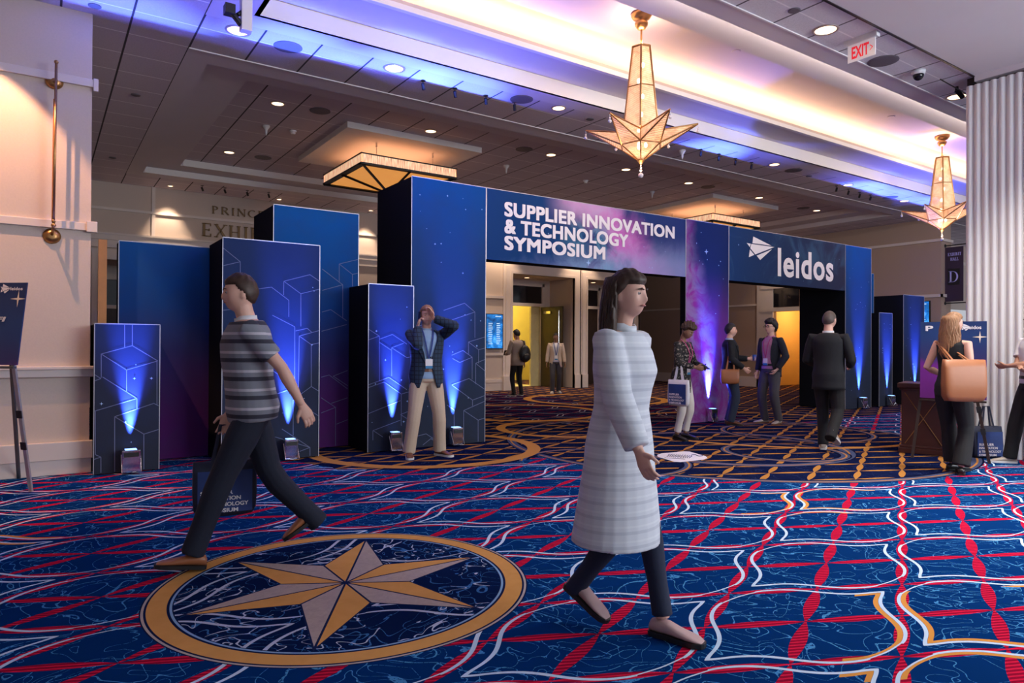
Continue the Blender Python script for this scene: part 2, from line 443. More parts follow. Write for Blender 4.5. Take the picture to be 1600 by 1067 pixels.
# coffer borders
x0, x1, y0, y1 = 1.38, 18.45, 8.62, 15.75
a0, a1, c0, c1 = 1.65, 18.15, 9.0, 15.45
def frame(bb, X0, X1, Yo0, Yo1, A0, A1, C0, C1, za, zb):
    bb.box(X0, X1, Yo0, C0, za, zb); bb.box(X0, X1, C1, Yo1, za, zb); bb.box(X0, A0, C0, C1, za, zb); bb.box(A1, X1, C0, C1, za, zb)
frame(b, x0, x1, y0, y1, a0, a1, c0, c1, Z1, Z1+.125)
frame(b, a0-.1, a1+.1, c0-.1, c1+.1, 2.25, 17.6, 9.6, 14.95, ZC, ZC+.135)
struct('ceiling', b, M['plaster'])
b = MB(); b.box(XL, 27, 7.345, 7.39, Z1, Z2); struct('trim_1', b, M['plaster_white'])                   # bright face of the step
b = MB(); b.box(XL, 27, 6.74, 6.80, Z2-.012, 5.0); struct('trim_2', b, M['plaster_white'])                     # cove lip
b = MB(); b.box(XL, 27, 6.76, 6.79, 5.0, 5.05); struct('trim_3', b, M['wall'])
b = MB(); b.box(1.38, 27, 8.615, 8.635, Z1-.012, Z1); struct('trim_4', b, M['plaster_white'])
b = MB(); b.box(1.38, 27, 4.39, 4.41, Z1-.012, Z1); struct('trim_5', b, M['plaster_white'])
b = MB(); b.box(-6, 27, 3.775, 3.80, Z1-.03, Z1+.05); struct('trim_6', b, M['dark_wood'])
b = MB(); b.box(1.68, 18.1, 15.43, 15.45, Z1, Z1+.12); b.box(2.3, 17.55, 14.93, 14.95, ZC, ZC+.13); struct('trim_7', b, M['plaster_white'])
b = MB(); b.box(-6, 27, -3.0, 3.78, Z1-.02, Z1+.03); struct('ceiling', b, M['plaster_white'])

# left wall (pier whose face looks at the entrance)
YP, XP = 8.33, .415
b = MB(); b.box(-5, XP, YP, 17.6, 0, Z1); struct('wall_left', b, M['wall'])
b = MB(); b.box(-5, XP+.02, YP-.05, YP, 0, .30); b.box(-5, XP+.03, YP-.065, YP, .15, .33); struct('baseboard_left', b, M['trim'], bevel=.006)
b = MB(); b.box(-5, XP+.04, YP-.05, YP, .985, 1.085); b.box(-5, XP+.05, YP-.07, YP, 1.06, 1.095); struct('trim_8', b, M['trim'], bevel=.008)
b = MB(); b.box(-5, XP+.03, YP-.035, YP, 2.49, 2.57); b.box(XP-.04, XP+.055, YP-.06, YP, 2.475, 2.585); struct('trim_9', b, M['trim'], bevel=.005)
b = MB(); b.box(-5, XP+.03, YP-.035, YP, 3.98, 4.06); b.box(XP+.01, XP+.055, YP-.045, YP, 3.94, 4.07); struct('trim_10', b, M['trim'], bevel=.005)
b = MB(); b.box(-5.2, -5, -6, 8.4, 0, Z1); struct('wall_left', b, M['wall'])

# back wall with three deep openings
def hole_wall(bb, X0, X1, Y0, Y1, ztop, holes):
    xs = X0
    for (h0, h1, hz) in holes:
        bb.box(xs, h0, Y0, Y1, 0, ztop); bb.box(h0, h1, Y0, Y1, hz, ztop); xs = h1
    bb.box(xs, X1, Y0, Y1, 0, ztop)
OA, OB, OC = (1.02, 3.0, 3.10), (11.50, 13.88, 3.46), (14.42, 16.35, 3.46)
b = MB(); hole_wall(b, XP, 16.82, YB, YB+.15, Z1, (OA, OB, OC))
for h in (OA, OB, OC):
    b.box(h[0]-.05, h[0], YB+.151, 17.999, 0, h[2]+.05); b.box(h[1], h[1]+.05, YB+.151, 17.999, 0, h[2]+.05); b.box(h[0]+.001, h[1]-.001, YB+.151, 17.999, h[2], h[2]+.049)
b.box(16.77, 16.82, YB, 22, 0, Z1)
struct('wall_back', b, M['wall'])
b = MB()
for X0, X1 in ((XP, OA[0]-.25), (10.0, OB[0]-.3), (3.3, 10.0)):
    b.box(X0, X1, YB-.03, YB, 0, .30); b.box(X0, X1, YB-.045, YB, .24, .33)
struct('baseboard_back', b, M['trim'])
b = MB()
b.box(XP, 9.9, YB-.04, YB, 4.155, 4.21); b.box(1.965, 2.035, YB-.03, YB, 3.62, Z1)
b.box(XP, 9.9, YB-.08, YB, 3.52, 3.66); b.box(XP, 9.9, YB-.05, YB, 3.36, 3.52); b.box(XP, 9.9, YB-.10, YB, 3.63, 3.67)
b.box(7.2, 9.9, YB-.04, YB, 4.15, 4.2)
b.box(9.9, OB[0]-.3, YB-.05, YB, 2.70, 2.78); b.box(9.9, OB[0]-.3, YB-.05, YB, 1.03, 1.11)
struct('trim_11', b, M['trim'])
# casings round the openings
def casing(n, X0, X1, zt, w=.28, y=YB):
    bb = MB()
    for k, (ww, d) in enumerate(((w, .05), (w*.75, .08), (w*.22, .11))):
        bb.box(X0-ww, X0-(0 if k < 2 else -.0), y-d, y, 0, zt+ww); bb.box(X1, X1+ww, y-d, y, 0, zt+ww); bb.box(X0+.0001, X1-.0001, y-d, y, zt, zt+ww)
    bb.box(X0-w-.03, X0+.0, y-.13, y, 0, .42); bb.box(X1, X1+w, y-.13, y, 0, .42)
    struct(n, bb, M['trim'])
casing('trim_12', OA[0], OA[1], OA[2], .22)
casing('trim_13', OB[0], OB[1], OB[2], .30)
casing('trim_14', OC[0], OC[1], OC[2], .28)
# inner leaf walls with transoms
def recess(dn, X0, X1, zt, xd0, xd1, zd, ztr0, ztr1, y=18.0, open_=False):
    bb = MB(); bb.box(X0, xd0, y, y+.1, 0, zt); bb.box(xd1, X1, y, y+.1, 0, zt); bb.box(xd0, xd1, y, y+.1, ztr1, zt); bb.box(xd0, xd1, y, y+.1, zd, ztr0)
    struct('wall_back', bb, M['trim'])
    bb = MB(); w = .09
    bb.box(xd0-w, xd0, y-.03, y, 0, ztr1+w); bb.box(xd1, xd1+w, y-.03, y, 0, ztr1+w); bb.box(xd0-w, xd1+w, y-.03, y, ztr1, ztr1+w); bb.box(xd0, xd1, y-.03, y, zd, ztr0)
    struct('trim_15', bb, M['trim'])
    bb = MB(); bb.box(xd0, xd1, y+.03, y+.05, ztr0, ztr1); struct(dn.replace('door', 'window'), bb, M['lens'])
    if not open_:
        bb = MB(); bb.box(xd0, xd1, y+.02, y+.07, 0, zd); dd = struct(dn, bb, M['dark_wood'])
        h = MB(); h.tube([(xd0+.12, y-.03, 1.0), (xd0+.12, y-.03, 1.25)], .012); obj('door_handle', h, M['chrome'], dd)
        h = MB(); h.ball((xd0+.30, y+.01, 1.72), .016); h.ball((xd0+.30, y+.01, 1.64), .016); obj('door_stud', h, M['chrome'], dd)
recess('door_1', OA[0], OA[1], OA[2], 1.15, 2.75, 2.12, 2.20, 2.78)
recess('door_2', OB[0], OB[1], OB[2], 12.28, 13.55, 2.60, 2.70, 3.25, open_=True)
recess('door_3', OC[0], OC[1], OC[2], 14.70, 16.0, 2.60, 2.70, 3.25)
# open leaf of door 2
b = MB(); L0, L1 = Vector((13.50, 17.98, 0)), Vector((13.62, 17.0, 0)); b.prism([L0, L1, L1+Vector((.05, .01, 0)), L0+Vector((.05, .01, 0))], (0, 0, 2.58))
dl = struct('door_4', b, M['dark_wood'])
h = MB(); h.box(13.515, 13.53, 17.5, 17.85, 2.36, 2.44); obj('door_closer', h, M['chrome'], dl)
h = MB(); h.tube([(13.57, 17.12, .6), (13.57, 17.12, 2.45)], .015); obj('edge_strip', h, M['chrome'], dl)
# exhibit room seen through the open door
yel = plain('yellow_wall', (.62, .50, .10), .8, nscale=4, namt=.08)
b = MB(); b.box(11.0, 16.7, 21.5, 21.6, 0, 4.0); b.box(11.0, 11.1, 18.1, 21.5, 0, 4); b.box(11, 16.7, 18.1, 21.6, 4.0, 4.1); struct('wall_hall', b, yel)
b = MB(); b.box(13.2, 13.75, 18.12, 18.2, 0, 3.2); b.box(12.28, 13.5, 18.1, 21.5, .002, .012); struct('trim_16', b, plain('pale_yellow', (.66, .60, .32), .7, nscale=4))
lamp('hall_lamp', 'POINT', (13.3, 20.0, 3.5), 260, (1.0, .86, .55), shadow_soft_size=.4)

# right wall: runs away from the camera, then the pier with the hanging banner
b = MB(); b.box(XR, XR+.15, 8.6, 12.50, 0, Z1); b.box(XR, XR+.15, 12.50, 13.45, 2.46, Z1); b.box(XR, XR+.15, 13.45, 22, 0, Z1)
b.box(XR, 20.05, 8.45, 8.6, 0, Z1); b.box(20.05, 20.15, 8.6, 10.6, 0, Z1)
struct('wall_right', b, M['wall_r'])
b = MB(); b.box(20.15, 27, 10.4, 10.5, 2.6, Z1); b.box(20.15, 20.5, 10.4, 10.5, 0, Z1); struct('wall_right', b, M['wall'])
b = MB(); b.box(XR-.04, XR, 8.4, 22, 4.13, 4.20); b.box(XR-.04, 20.08, 8.40, 8.45, 4.13, 4.20)
b.box(XR-.04, XR, 14.0, 22, 2.68, 2.74); b.box(XR-.04, XR, 8.4, 12.2, 2.66, 2.74); b.box(XR-.04, 20.08, 8.40, 8.45, 2.66, 2.74); b.box(20.15, 27, 10.36, 10.4, 4.1, 4.2)
struct('trim_17', b, M['trim'])
b = MB(); b.box(XR-.05, XR, 8.4, 12.25, 0, .33); b.box(XR-.05, XR, 13.7, 22, 0, .33); b.box(XR-.05, 20.08, 8.38, 8.45, 0, .33); struct('baseboard_right', b, M['trim'])
b = MB(); b.box(XR-.05, XR, 13.45, 14.05, 0, 3.45); b.box(XR-.05, XR, 12.20, 12.50, 0, 3.45); b.box(XR-.07, XR, 12.2, 13.9, 2.46, 2.58); b.box(XR-.07, XR, 12.2, 13.9, 3.2, 3.45)
struct('trim_18', b, M['trim'])
b = MB(); b.box(XR-.02, XR+.02, 12.55, 13.45, 2.60, 3.20); sg = obj('door_sign', b, M['lens']); tag(sg, 'dark square panel with the word MEN over the restroom door on the right wall', 'sign')
# lit passage beyond the restroom door
b = MB(); b.box(XR+.15, 22.5, 12.2, 12.3, 0, 2.8); b.box(22.5, 22.6, 12.2, 16, 0, 2.8); b.box(XR+.15, 22.6, 14.2, 14.3, 0, 2.8); b.box(XR+.15, 22.6, 12.2, 14.3, 2.8, 2.85)
struct('wall_passage', b, plain('passage_wall', (.60, .42, .20), .7, nscale=30))
lamp('passage_lamp', 'POINT', (21.3, 13.2, 2.6), 60, (1, .62, .22), shadow_soft_size=.1)
b = MB(); b.box(22.44, 22.49, 13.2, 13.5, 1.45, 1.7); tag(obj('wall_plaque', b, M['black']), 'small black framed plaque on the orange-lit passage wall', 'sign')
# far end behind everything
b = MB(); b.box(16.82, XR+.2, 21.9, 22, 0, Z1); struct('wall_back', b, M['wall_r'])

# fluted white wall on the right
b = MB(); XW = 9.62; n = 0; y = 3.88
pts = []
while y > .8:
    for k in range(7):
        t = k/6; pts.append(Vector((XW - .034*math.sin(pi*t)**.8, y - .088*t, 0)))
    y -= .088
pts += [Vector((XW+.5, y, 0)), Vector((XW+.5, 3.88, 0))]
b.prism(pts, (0, 0, 4.62)); struct('wall_right', b, plain('fluted_white', (.74, .73, .74), .6, nscale=3, namt=.03))
b = MB(); b.box(XW+.08, XW+.5, .8, 3.9, 4.6, Z1); b.box(XW+.08, XW+.5, 3.70, 3.9, 0, 4.6); struct('trim_19', b, M['black'])
b = MB(); b.box(XW-.02, XW+.5, .8, 3.78, 4.66, Z1-.02); struct('trim_20', b, M['plaster'])
# ================================================================ the printed booth arch
def seg_quad(bb, P0, P1, w, nrm, off, mi):
    P0, P1 = Vector(P0), Vector(P1); t = (P1-P0)
    if t.length < 1e-4: return
    t.normalize(); s_ = nrm.cross(t)*w/2; o_ = nrm*off
    bb.quad(P0-s_+o_, P1-s_+o_, P1+s_+o_, P0+s_+o_, mi)
FRONT = Vector((0, -1, 0))
def clipseg(p, q, x0, x1, z0, z1):
    t0, t1 = 0., 1.; d = (q[0]-p[0], q[1]-p[1])
    for a, lo, hi in ((0, x0, x1), (1, z0, z1)):
        if abs(d[a]) < 1e-9:
            if p[a] < lo or p[a] > hi: return None
            continue
        u0, u1 = (lo-p[a])/d[a], (hi-p[a])/d[a]
        if u0 > u1: u0, u1 = u1, u0
        t0, t1 = max(t0, u0), min(t1, u1)
    if t0 >= t1: return None
    return ((p[0]+d[0]*t0, p[1]+d[1]*t0), (p[0]+d[0]*t1, p[1]+d[1]*t1))
def front_mesh(x0, x1, y, z0, z1, lines=(), stars=()):
    bb = MB(); bb.box(x0, x1, y-.012, y, z0, z1, 0)
    for poly in lines:
        for p, q in zip(poly[:-1], poly[1:]):
            c = clipseg(p, q, x0+.005, x1-.005, z0+.01, z1-.01)
            if c: seg_quad(bb, (c[0][0], y-.012, c[0][1]), (c[1][0], y-.012, c[1][1]), .007, FRONT, .0015, 1)
    for sx, sz, r in stars:
        if not (x0+r < sx < x1-r and z0 < sz < z1): continue
        k = 8; cc = Vector((sx, y-.0145, sz))
        bb.add([cc]+[cc+Vector((math.cos(pi*i/4)*r*(1 if i % 2 == 0 else .3), 0, math.sin(pi*i/4)*r*(1 if i % 2 == 0 else .3))) for i in range(8)], [(0, i+1, (i+1) % 8+1) for i in range(8)], 2)
    for xx in (x0, x1): bb.box(xx-.004, xx+.004, y-.014, y-.008, z0, z1, 3)
    bb.box(x0, x1, y-.014, y-.008, z1-.006, z1+.003, 3)
    return bb
def px_lines(crops, Y):
    out = []
    for (ox, oy, sc), segs in crops:
        for poly in segs:
            P = []
            for (a, c) in poly:
                w = at(ox+a/sc, oy+c/sc, Y=Y); P.append((w.x, w.z))
            out.append(P)
    return out
def column(label, x0, x1, y, depth, z1, mat, lines=(), stars=(), z0=0.012, name='booth_column'):
    t = thing(name, label, 'display column', ((x0+x1)/2, y, 0), 'printed display columns of the entrance arch')
    bb = MB(); bb.box(x0+.004, x1-.004, y, y+depth, 0.012, z1-.006)
    for xx in (x0+.03, x1-.06):
        for yy in (y+.02, y+depth-.06): bb.box(xx, xx+.03, yy, yy+.03, 0, .02)
    obj('fabric_cover', bb, M['dark_fabric'], t)
    obj('printed_front', front_mesh(x0, x1, y, z0, z1, lines, stars), [mat, M['line_print'], M['star_print'], M['edge_silver']], t, recalc=False)
    return t
rs = random.Random(5)
def stars_in(x0, x1, z0, z1, n): return [(rs.uniform(x0+.05, x1-.05), rs.uniform(z0, z1), rs.uniform(.006, .018)) for _ in range(n)]

cA = [((0, 400, 4), [[(778, 430), (778, 570)], [(826, 430), (826, 560), (632, 612), (632, 760)], [(826, 560), (985, 655)], [(632, 612), (790, 712), (985, 655)], [(790, 712), (790, 850)], [(980, 655), (980, 930)], [(585, 737), (630, 765), (585, 782)], [(640, 755), (855, 890), (585, 970)], [(855, 890), (855, 955)], [(595, 970), (595, 1240), (630, 1255), (580, 1272)], [(630, 1255), (630, 1365)], [(716, 1365), (716, 1003), (960, 920), (990, 935)], [(716, 1003), (898, 1112), (990, 1083)], [(898, 1112), (898, 1340)]])]
cC = [((400, 400, 4), [[(170, 245), (172, 158), (335, 117), (405, 165)], [(172, 158), (278, 236), (405, 205)], [(278, 236), (278, 440)], [(-60, 215), (95, 195), (203, 277), (203, 380)], [(100, 370), (240, 442), (240, 800)], [(245, 468), (318, 452), (345, 475)], [(262, 860), (268, 500), (405, 462)], [(268, 500), (343, 553), (405, 540)], [(343, 553), (343, 815)], [(95, 710), (250, 820), (-30, 915)], [(240, 890), (343, 815), (400, 850)], [(160, 1080), (335, 1195), (335, 1260)], [(230, 1120), (230, 898), (400, 1005)], [(270, 1220), (335, 1195)], [(-30, 1190), (120, 1130), (335, 1195)]]),
      ((300, 260, 2.134), [[(100, 270), (160, 318), (100, 332)], [(160, 318), (160, 420)], [(128, 990), (130, 890), (220, 950), (270, 925)], [(98, 480), (200, 470)]])]
cD = [((400, 400, 4), [[(412, 82), (540, 180), (412, 215)], [(540, 180), (540, 385)], [(635, 22), (518, 50), (518, 160)], [(518, 50), (600, 115), (635, 108)], [(600, 115), (600, 190)], [(410, 350), (465, 335), (565, 405)], [(565, 428), (408, 470)], [(405, 757), (455, 743), (570, 830)], [(570, 715), (480, 750), (570, 810)], [(405, 885), (495, 945), (405, 980)], [(468, 920), (570, 885)], [(495, 945), (495, 1190), (540, 1220)], [(500, 1050), (570, 1022)]])]
cE = [((400, 400, 4), [[(690, 450), (768, 500), (690, 528)], [(768, 500), (768, 780)], [(768, 520), (850, 490), (940, 550)], [(770, 540), (845, 590)], [(845, 750), (845, 573), (920, 545)], [(845, 573), (940, 635), (985, 625)], [(690, 808), (828, 758), (940, 835)], [(690, 825), (798, 787), (905, 862), (1000, 835)], [(905, 862), (905, 1060)], [(690, 988), (900, 903)], [(728, 1150), (728, 1090), (900, 1025)], [(730, 1090), (790, 1130)], [(900, 990), (975, 960)], [(900, 990), (980, 1040)]])]
cF = [((400, 400, 4), [[(985, 445), (1060, 425)], [(1170, 340), (1300, 295), (1365, 350), (1190, 410)], [(1365, 350), (1365, 510)], [(1430, 505), (1325, 537), (1388, 585), (1430, 575)], [(1388, 585), (1388, 670)], [(1325, 537), (1325, 615)], [(1220, 620), (1290, 590), (1348, 632), (1270, 665), (1225, 640)], [(1348, 632), (1348, 770)], [(1430, 645), (1370, 670), (1430, 720)], [(1370, 670), (1370, 800)], [(1220, 805), (1328, 765), (1430, 835)], [(1220, 805), (1350, 900), (1430, 870)], [(1350, 900), (1350, 935)], [(1430, 905), (1295, 965), (1385, 1025), (1430, 1010)], [(1385, 1025), (1385, 1190)], [(1295, 965), (1295, 1180)], [(1190, 930), (1235, 960), (1235, 1067)], [(1040, 1180), (1090, 1140), (1190, 1200)], [(985, 1130), (1060, 1110), (1120, 1150)]])]
column('short slate display column with a blue light beam, nearest the cream wall on the left', .44, 1.03, 8.06, .75, 1.53, M['print_slate'], px_lines(cA, 8.06), stars_in(.44, 1.03, .3, 1.2, 6)+[(1.01, 1.14, .03)])
column('plain tall panel fading from blue to purple, behind the striped-shirt walker on the left', .70, 1.66, 8.72, .30, 2.47, M['print_purple'])
column('slate display column with cube outlines standing behind the striped-shirt walker', 1.63, 2.71, 7.98, .74, 2.50, M['print_slate'], px_lines(cC, 7.98), stars_in(1.63, 2.71, .3, 2.2, 10))
column('tall blue and purple display column between the walker and the man on the phone', 2.34, 3.44, 8.60, .95, 3.05, M['print_purple'], px_lines(cD, 8.60), stars_in(2.4, 3.4, .3, 1.8, 4))
column('narrow slate display column with a blue light beam, directly left of the man on the phone', 3.30, 3.91, 7.92, .64, 2.08, M['print_slate'], px_lines(cE, 7.92), stars_in(3.3, 3.9, .3, 1.9, 9))
column('tallest wide blue display column behind the man on the phone, left leg of the arch', 3.885, 5.005, YF, 1.08, 3.49, M['print_slate_tall'], px_lines(cF, YF), stars_in(3.9, 5, .3, 3.3, 22))
NB0 = nebula('nebula_print_header', 5.02, 9.03, 2.51, 3.49, 0); NB1 = nebula('nebula_print_column', 9.03, 10.16, 0, 3.5, 1); NB2 = nebula('nebula_print_logo', 10.17, 13.98, 2.51, 3.5, 2)
column('purple nebula print column in the middle of the arch, behind the man holding a cup', 9.035, 10.16, YF, .12, 3.50, NB1, (), stars_in(9.1, 10.1, 1.6, 3.4, 12)+[(9.55, 2.98, .05)])
column('right leg of the arch, tall navy column right of the logo header', 13.985, 15.02, YF, 1.05, 3.49, M['print_slate_tall'], (), stars_in(14, 15, .3, 3.3, 16))
column('blue panel rising just behind the right leg of the arch', 15.0, 15.62, 8.2, .30, 3.0, M['print_purple'])
column('narrow short column with blue light beam, right of the arch', 15.36, 15.93, YF, .62, 2.10, M['print_slate'], (), stars_in(15.4, 15.9, .3, 1.9, 8))
column('rightmost display column with blue light beam beside the pier', 16.44, 17.43, YF, 1.0, 2.55, M['print_slate'], (), stars_in(16.5, 17.4, .3, 2.3, 9))

# lettering: built-in sans outline, thickened
def text_obj(name, s, parent, mat, bold=.02, ext=.004, res=4, space=1.0, shear=0):
    c = D.curves.new(name, 'FONT'); c.body = s; c.size = 1; c.offset = bold; c.extrude = ext; c.resolution_u = res; c.space_character = space; c.shear = shear
    o = D.objects.new(name+'_tmp', c); COL.objects.link(o)
    dg = bpy.context.evaluated_depsgraph_get(); dg.update()
    me = D.meshes.new_from_object(o.evaluated_get(dg)); D.objects.remove(o); D.curves.remove(c)
    return me
def place_text(name, s, x0, x1, z0, z1, parent, mat, org, ax=Vector((1, 0, 0)), az=Vector((0, 0, 1)), bold=.02, ext=.004, space=1.0, shear=0, fit=True):
    """fits the text into the box x0..x1 / z0..z1 measured along ax / az from org"""
    me = text_obj(name, s, parent, mat, bold, 0.0, 4, space, shear)
    if bold > .03:      # heavy weight: nine slightly shifted layers of the same print, each a hair higher
        import bmesh
        me1 = text_obj(name, s, parent, mat, 0.0, 0.0, 4, space, shear); bm = bmesh.new()
        for i, (dx, dy) in enumerate(((-1, -1), (1, -1), (-1, 1), (1, 1), (-1, 0), (1, 0), (0, -1), (0, 1), (0, 0))):
            me2 = me1.copy()
            for v in me2.vertices: v.co.x += dx*(bold)*.9; v.co.y += dy*(bold)*.75; v.co.z = .0003*i
            bm.from_mesh(me2); D.meshes.remove(me2)
        D.meshes.remove(me); me = me1; bm.to_mesh(me); bm.free()
    vs = [v.co.copy() for v in me.vertices]
    ax = Vector(ax).normalized(); az = Vector(az).normalized(); nn = ax.cross(az)
    bx0, bx1 = min(v.x for v in vs), max(v.x for v in vs); by0, by1 = min(v.y for v in vs), max(v.y for v in vs)
    for v in me.vertices:
        u = x0 + (v.co.x-bx0)/(bx1-bx0)*(x1-x0); w = z0 + (v.co.y-by0)/(by1-by0)*(z1-z0)
        v.co = Vector(org) + ax*u + az*w + nn*(ext+v.co.z)
    me.materials.clear(); me.materials.append(mat); me.update()
    for p in me.polygons:
        p.material_index = 0
        if p.normal.dot(nn) < 0: p.flip()
    o = D.objects.new(name, me); COL.objects.link(o)
    if parent:
        o.parent = parent
        if not parent.get('_local'): o.matrix_parent_inverse = parent_matrix(parent).inverted()
    return o
def header(label, x0, x1, mat):
    t = thing('header_banner', label, 'banner', ((x0+x1)/2, YF, 2.5), 'printed header beams of the entrance arch')
    bb = MB(); bb.box(x0, x1, YF, YF+.30, 2.515, 3.485)
    # fine scalloped lower hem
    obj('fabric_cover', bb, M['dark_fabric'], t)
    return t
h1 = header('nebula header beam reading SUPPLIER INNOVATION & TECHNOLOGY SYMPOSIUM', 5.015, 9.025, NB0)
obj('printed_front', front_mesh(5.015, 9.025, YF, 2.51, 3.49, (), stars_in(5.1, 8.9, 2.55, 3.45, 18)+[(6.85, 2.59, .05)]), [NB0, M['line_print'], M['star_print'], M['edge_silver']], h1, recalc=False)
def box_on(x_l, yt_l, yb_l, x_r, Y=YF):
    a = at(x_l, yt_l, Y=Y); c = at(x_l, yb_l, Y=Y); d = at(x_r, 300, Y=Y); return a.x, d.x, c.z, a.z
TO = Vector((0, YF-.014, 0))
for s, (xl, yt, yb, xr) in (('SUPPLIER INNOVATION', (787, 315, 338, 1053)), ('& TECHNOLOGY', (787, 341.5, 364.5, 980.6)), ('SYMPOSIUM', (787, 368, 390.5, 945))):
    X0, X1, Zb, Zt = box_on(xl, yt, yb, xr)
    place_text('lettering', s, X0, X1, Zb, Zt, h1, M['white_print'], TO, bold=.042, space=1.06)
h2 = header('dark blue header beam with a white folded-arrow logo and the word leidos', 10.17, 13.98, NB2)
obj('printed_front', front_mesh(10.17, 13.98, YF, 2.52, 3.495, (), stars_in(10.3, 13.8, 2.6, 3.4, 9)), [NB2, M['line_print'], M['star_print'], M['edge_silver']], h2, recalc=False)
aa = at(1214, 387, Y=YF); bb_ = at(1214, 431, Y=YF); cc_ = at(1301, 400, Y=YF)
place_text('lettering', 'leidos', aa.x, cc_.x, bb_.z-.012, aa.z, h2, M['white_print'], TO, bold=.026, space=1.08)
def logo(bb, fn, mi=0):
    for poly in (((247, 130), (437, 226), (238, 199)), ((226, 207), (465, 240), (268, 317), (216, 252)), ((178, 197), (220, 205), (211, 240)), ((211, 264), (258, 321), (200, 345)), ((442, 262), (318, 375), (282, 329))):
        P = [fn(x, y) for x, y in poly]; bb.add(P, [tuple(range(len(P)))], mi)
lg = MB(); logo(lg, lambda x, y: at(1140+x/6.667, 350+y/6.667, Y=YF-.019)); obj('logo_mark', lg, M['white_print'], h2, recalc=False)

# ---------------------------------------------------------------- floor uplights (chrome boxes) in front of the columns
BL = (0.07, 0.15, 1.0)
def uplight(label, x, y, s=1.0, power=1.0, tilt=.045, h=.25):
    t = thing('floor_uplight', label, 'uplight', (x, y, 0), 'battery uplights along the foot of the booth')
    bb = MB(); w, d = .085*s, .06*s
    bb.box(x-w, x+w, y-d, y+d, .02, h); obj('housing', bb, M['chrome'], t, bevel=.012)
    bb = MB(); bb.box(x-w*.8, x+w*.8, y-d-.006, y-d, h*.72, h*.90); obj('control_window', bb, M['black'], t)
    bb = MB(); bb.box(x-w*.6, x+w*.6, y-d*.8, y+d*.8, h-.002, h+.004); obj('lens', bb, plain('uplight_lens', (.1, .2, 1), .3, emit=3, ec=(.2, .4, 1), nscale=3) if 'ul' not in M else M['ul'], t)
    bb = MB(); bb.tube([(x-w, y, h*.8), (x-w, y-d*1.5, .03), (x+w, y-d*1.5, .03), (x+w, y, h*.8)], .006); obj('stand_yoke', bb, M['chrome'], t)
    lamp('beam_lamp', 'SPOT', (x, y+.045, h+.02), 3800*power, BL, t, spot_size=rad(25), spot_blend=1.0, shadow_soft_size=.015, direction=(0, tilt, 1))
    lamp('glow_lamp', 'SPOT', (x, y-.02, h+.03), 460*power, (.11, .14, 1), t, spot_size=rad(58), spot_blend=1.0, shadow_soft_size=.03, direction=(0, -.17, 1))
    return t
M['ul'] = plain('uplight_lens', (.1, .2, 1), .3, emit=2.5, ec=(.2, .4, 1), nscale=3)
uplight('chrome uplight at the foot of the short leftmost column', .76, 7.955, 1.0, .7, .07)
uplight('chrome uplight at the foot of the column behind the striped-shirt walker', 2.35, 7.875, .9)
uplight('chrome uplight just left of the phone man\'s shoes', 3.62, 7.815, .9)
uplight('bright-faced uplight just right of the phone man\'s shoes', 4.50, 7.835, .95)
uplight('uplight at the foot of the purple nebula column, behind the standing group', 9.62, 7.835, .9, 1.1)
uplight('chrome uplight at the foot of the right leg of the arch', 14.52, 7.835, 1.0, 1.2)
uplight('chrome uplight at the foot of the narrow short column right of the arch', 15.70, 7.835, 1.0, .9)
uplight('dark uplight at the foot of the rightmost display column', 16.98, 7.835, 1.0, 1.0)

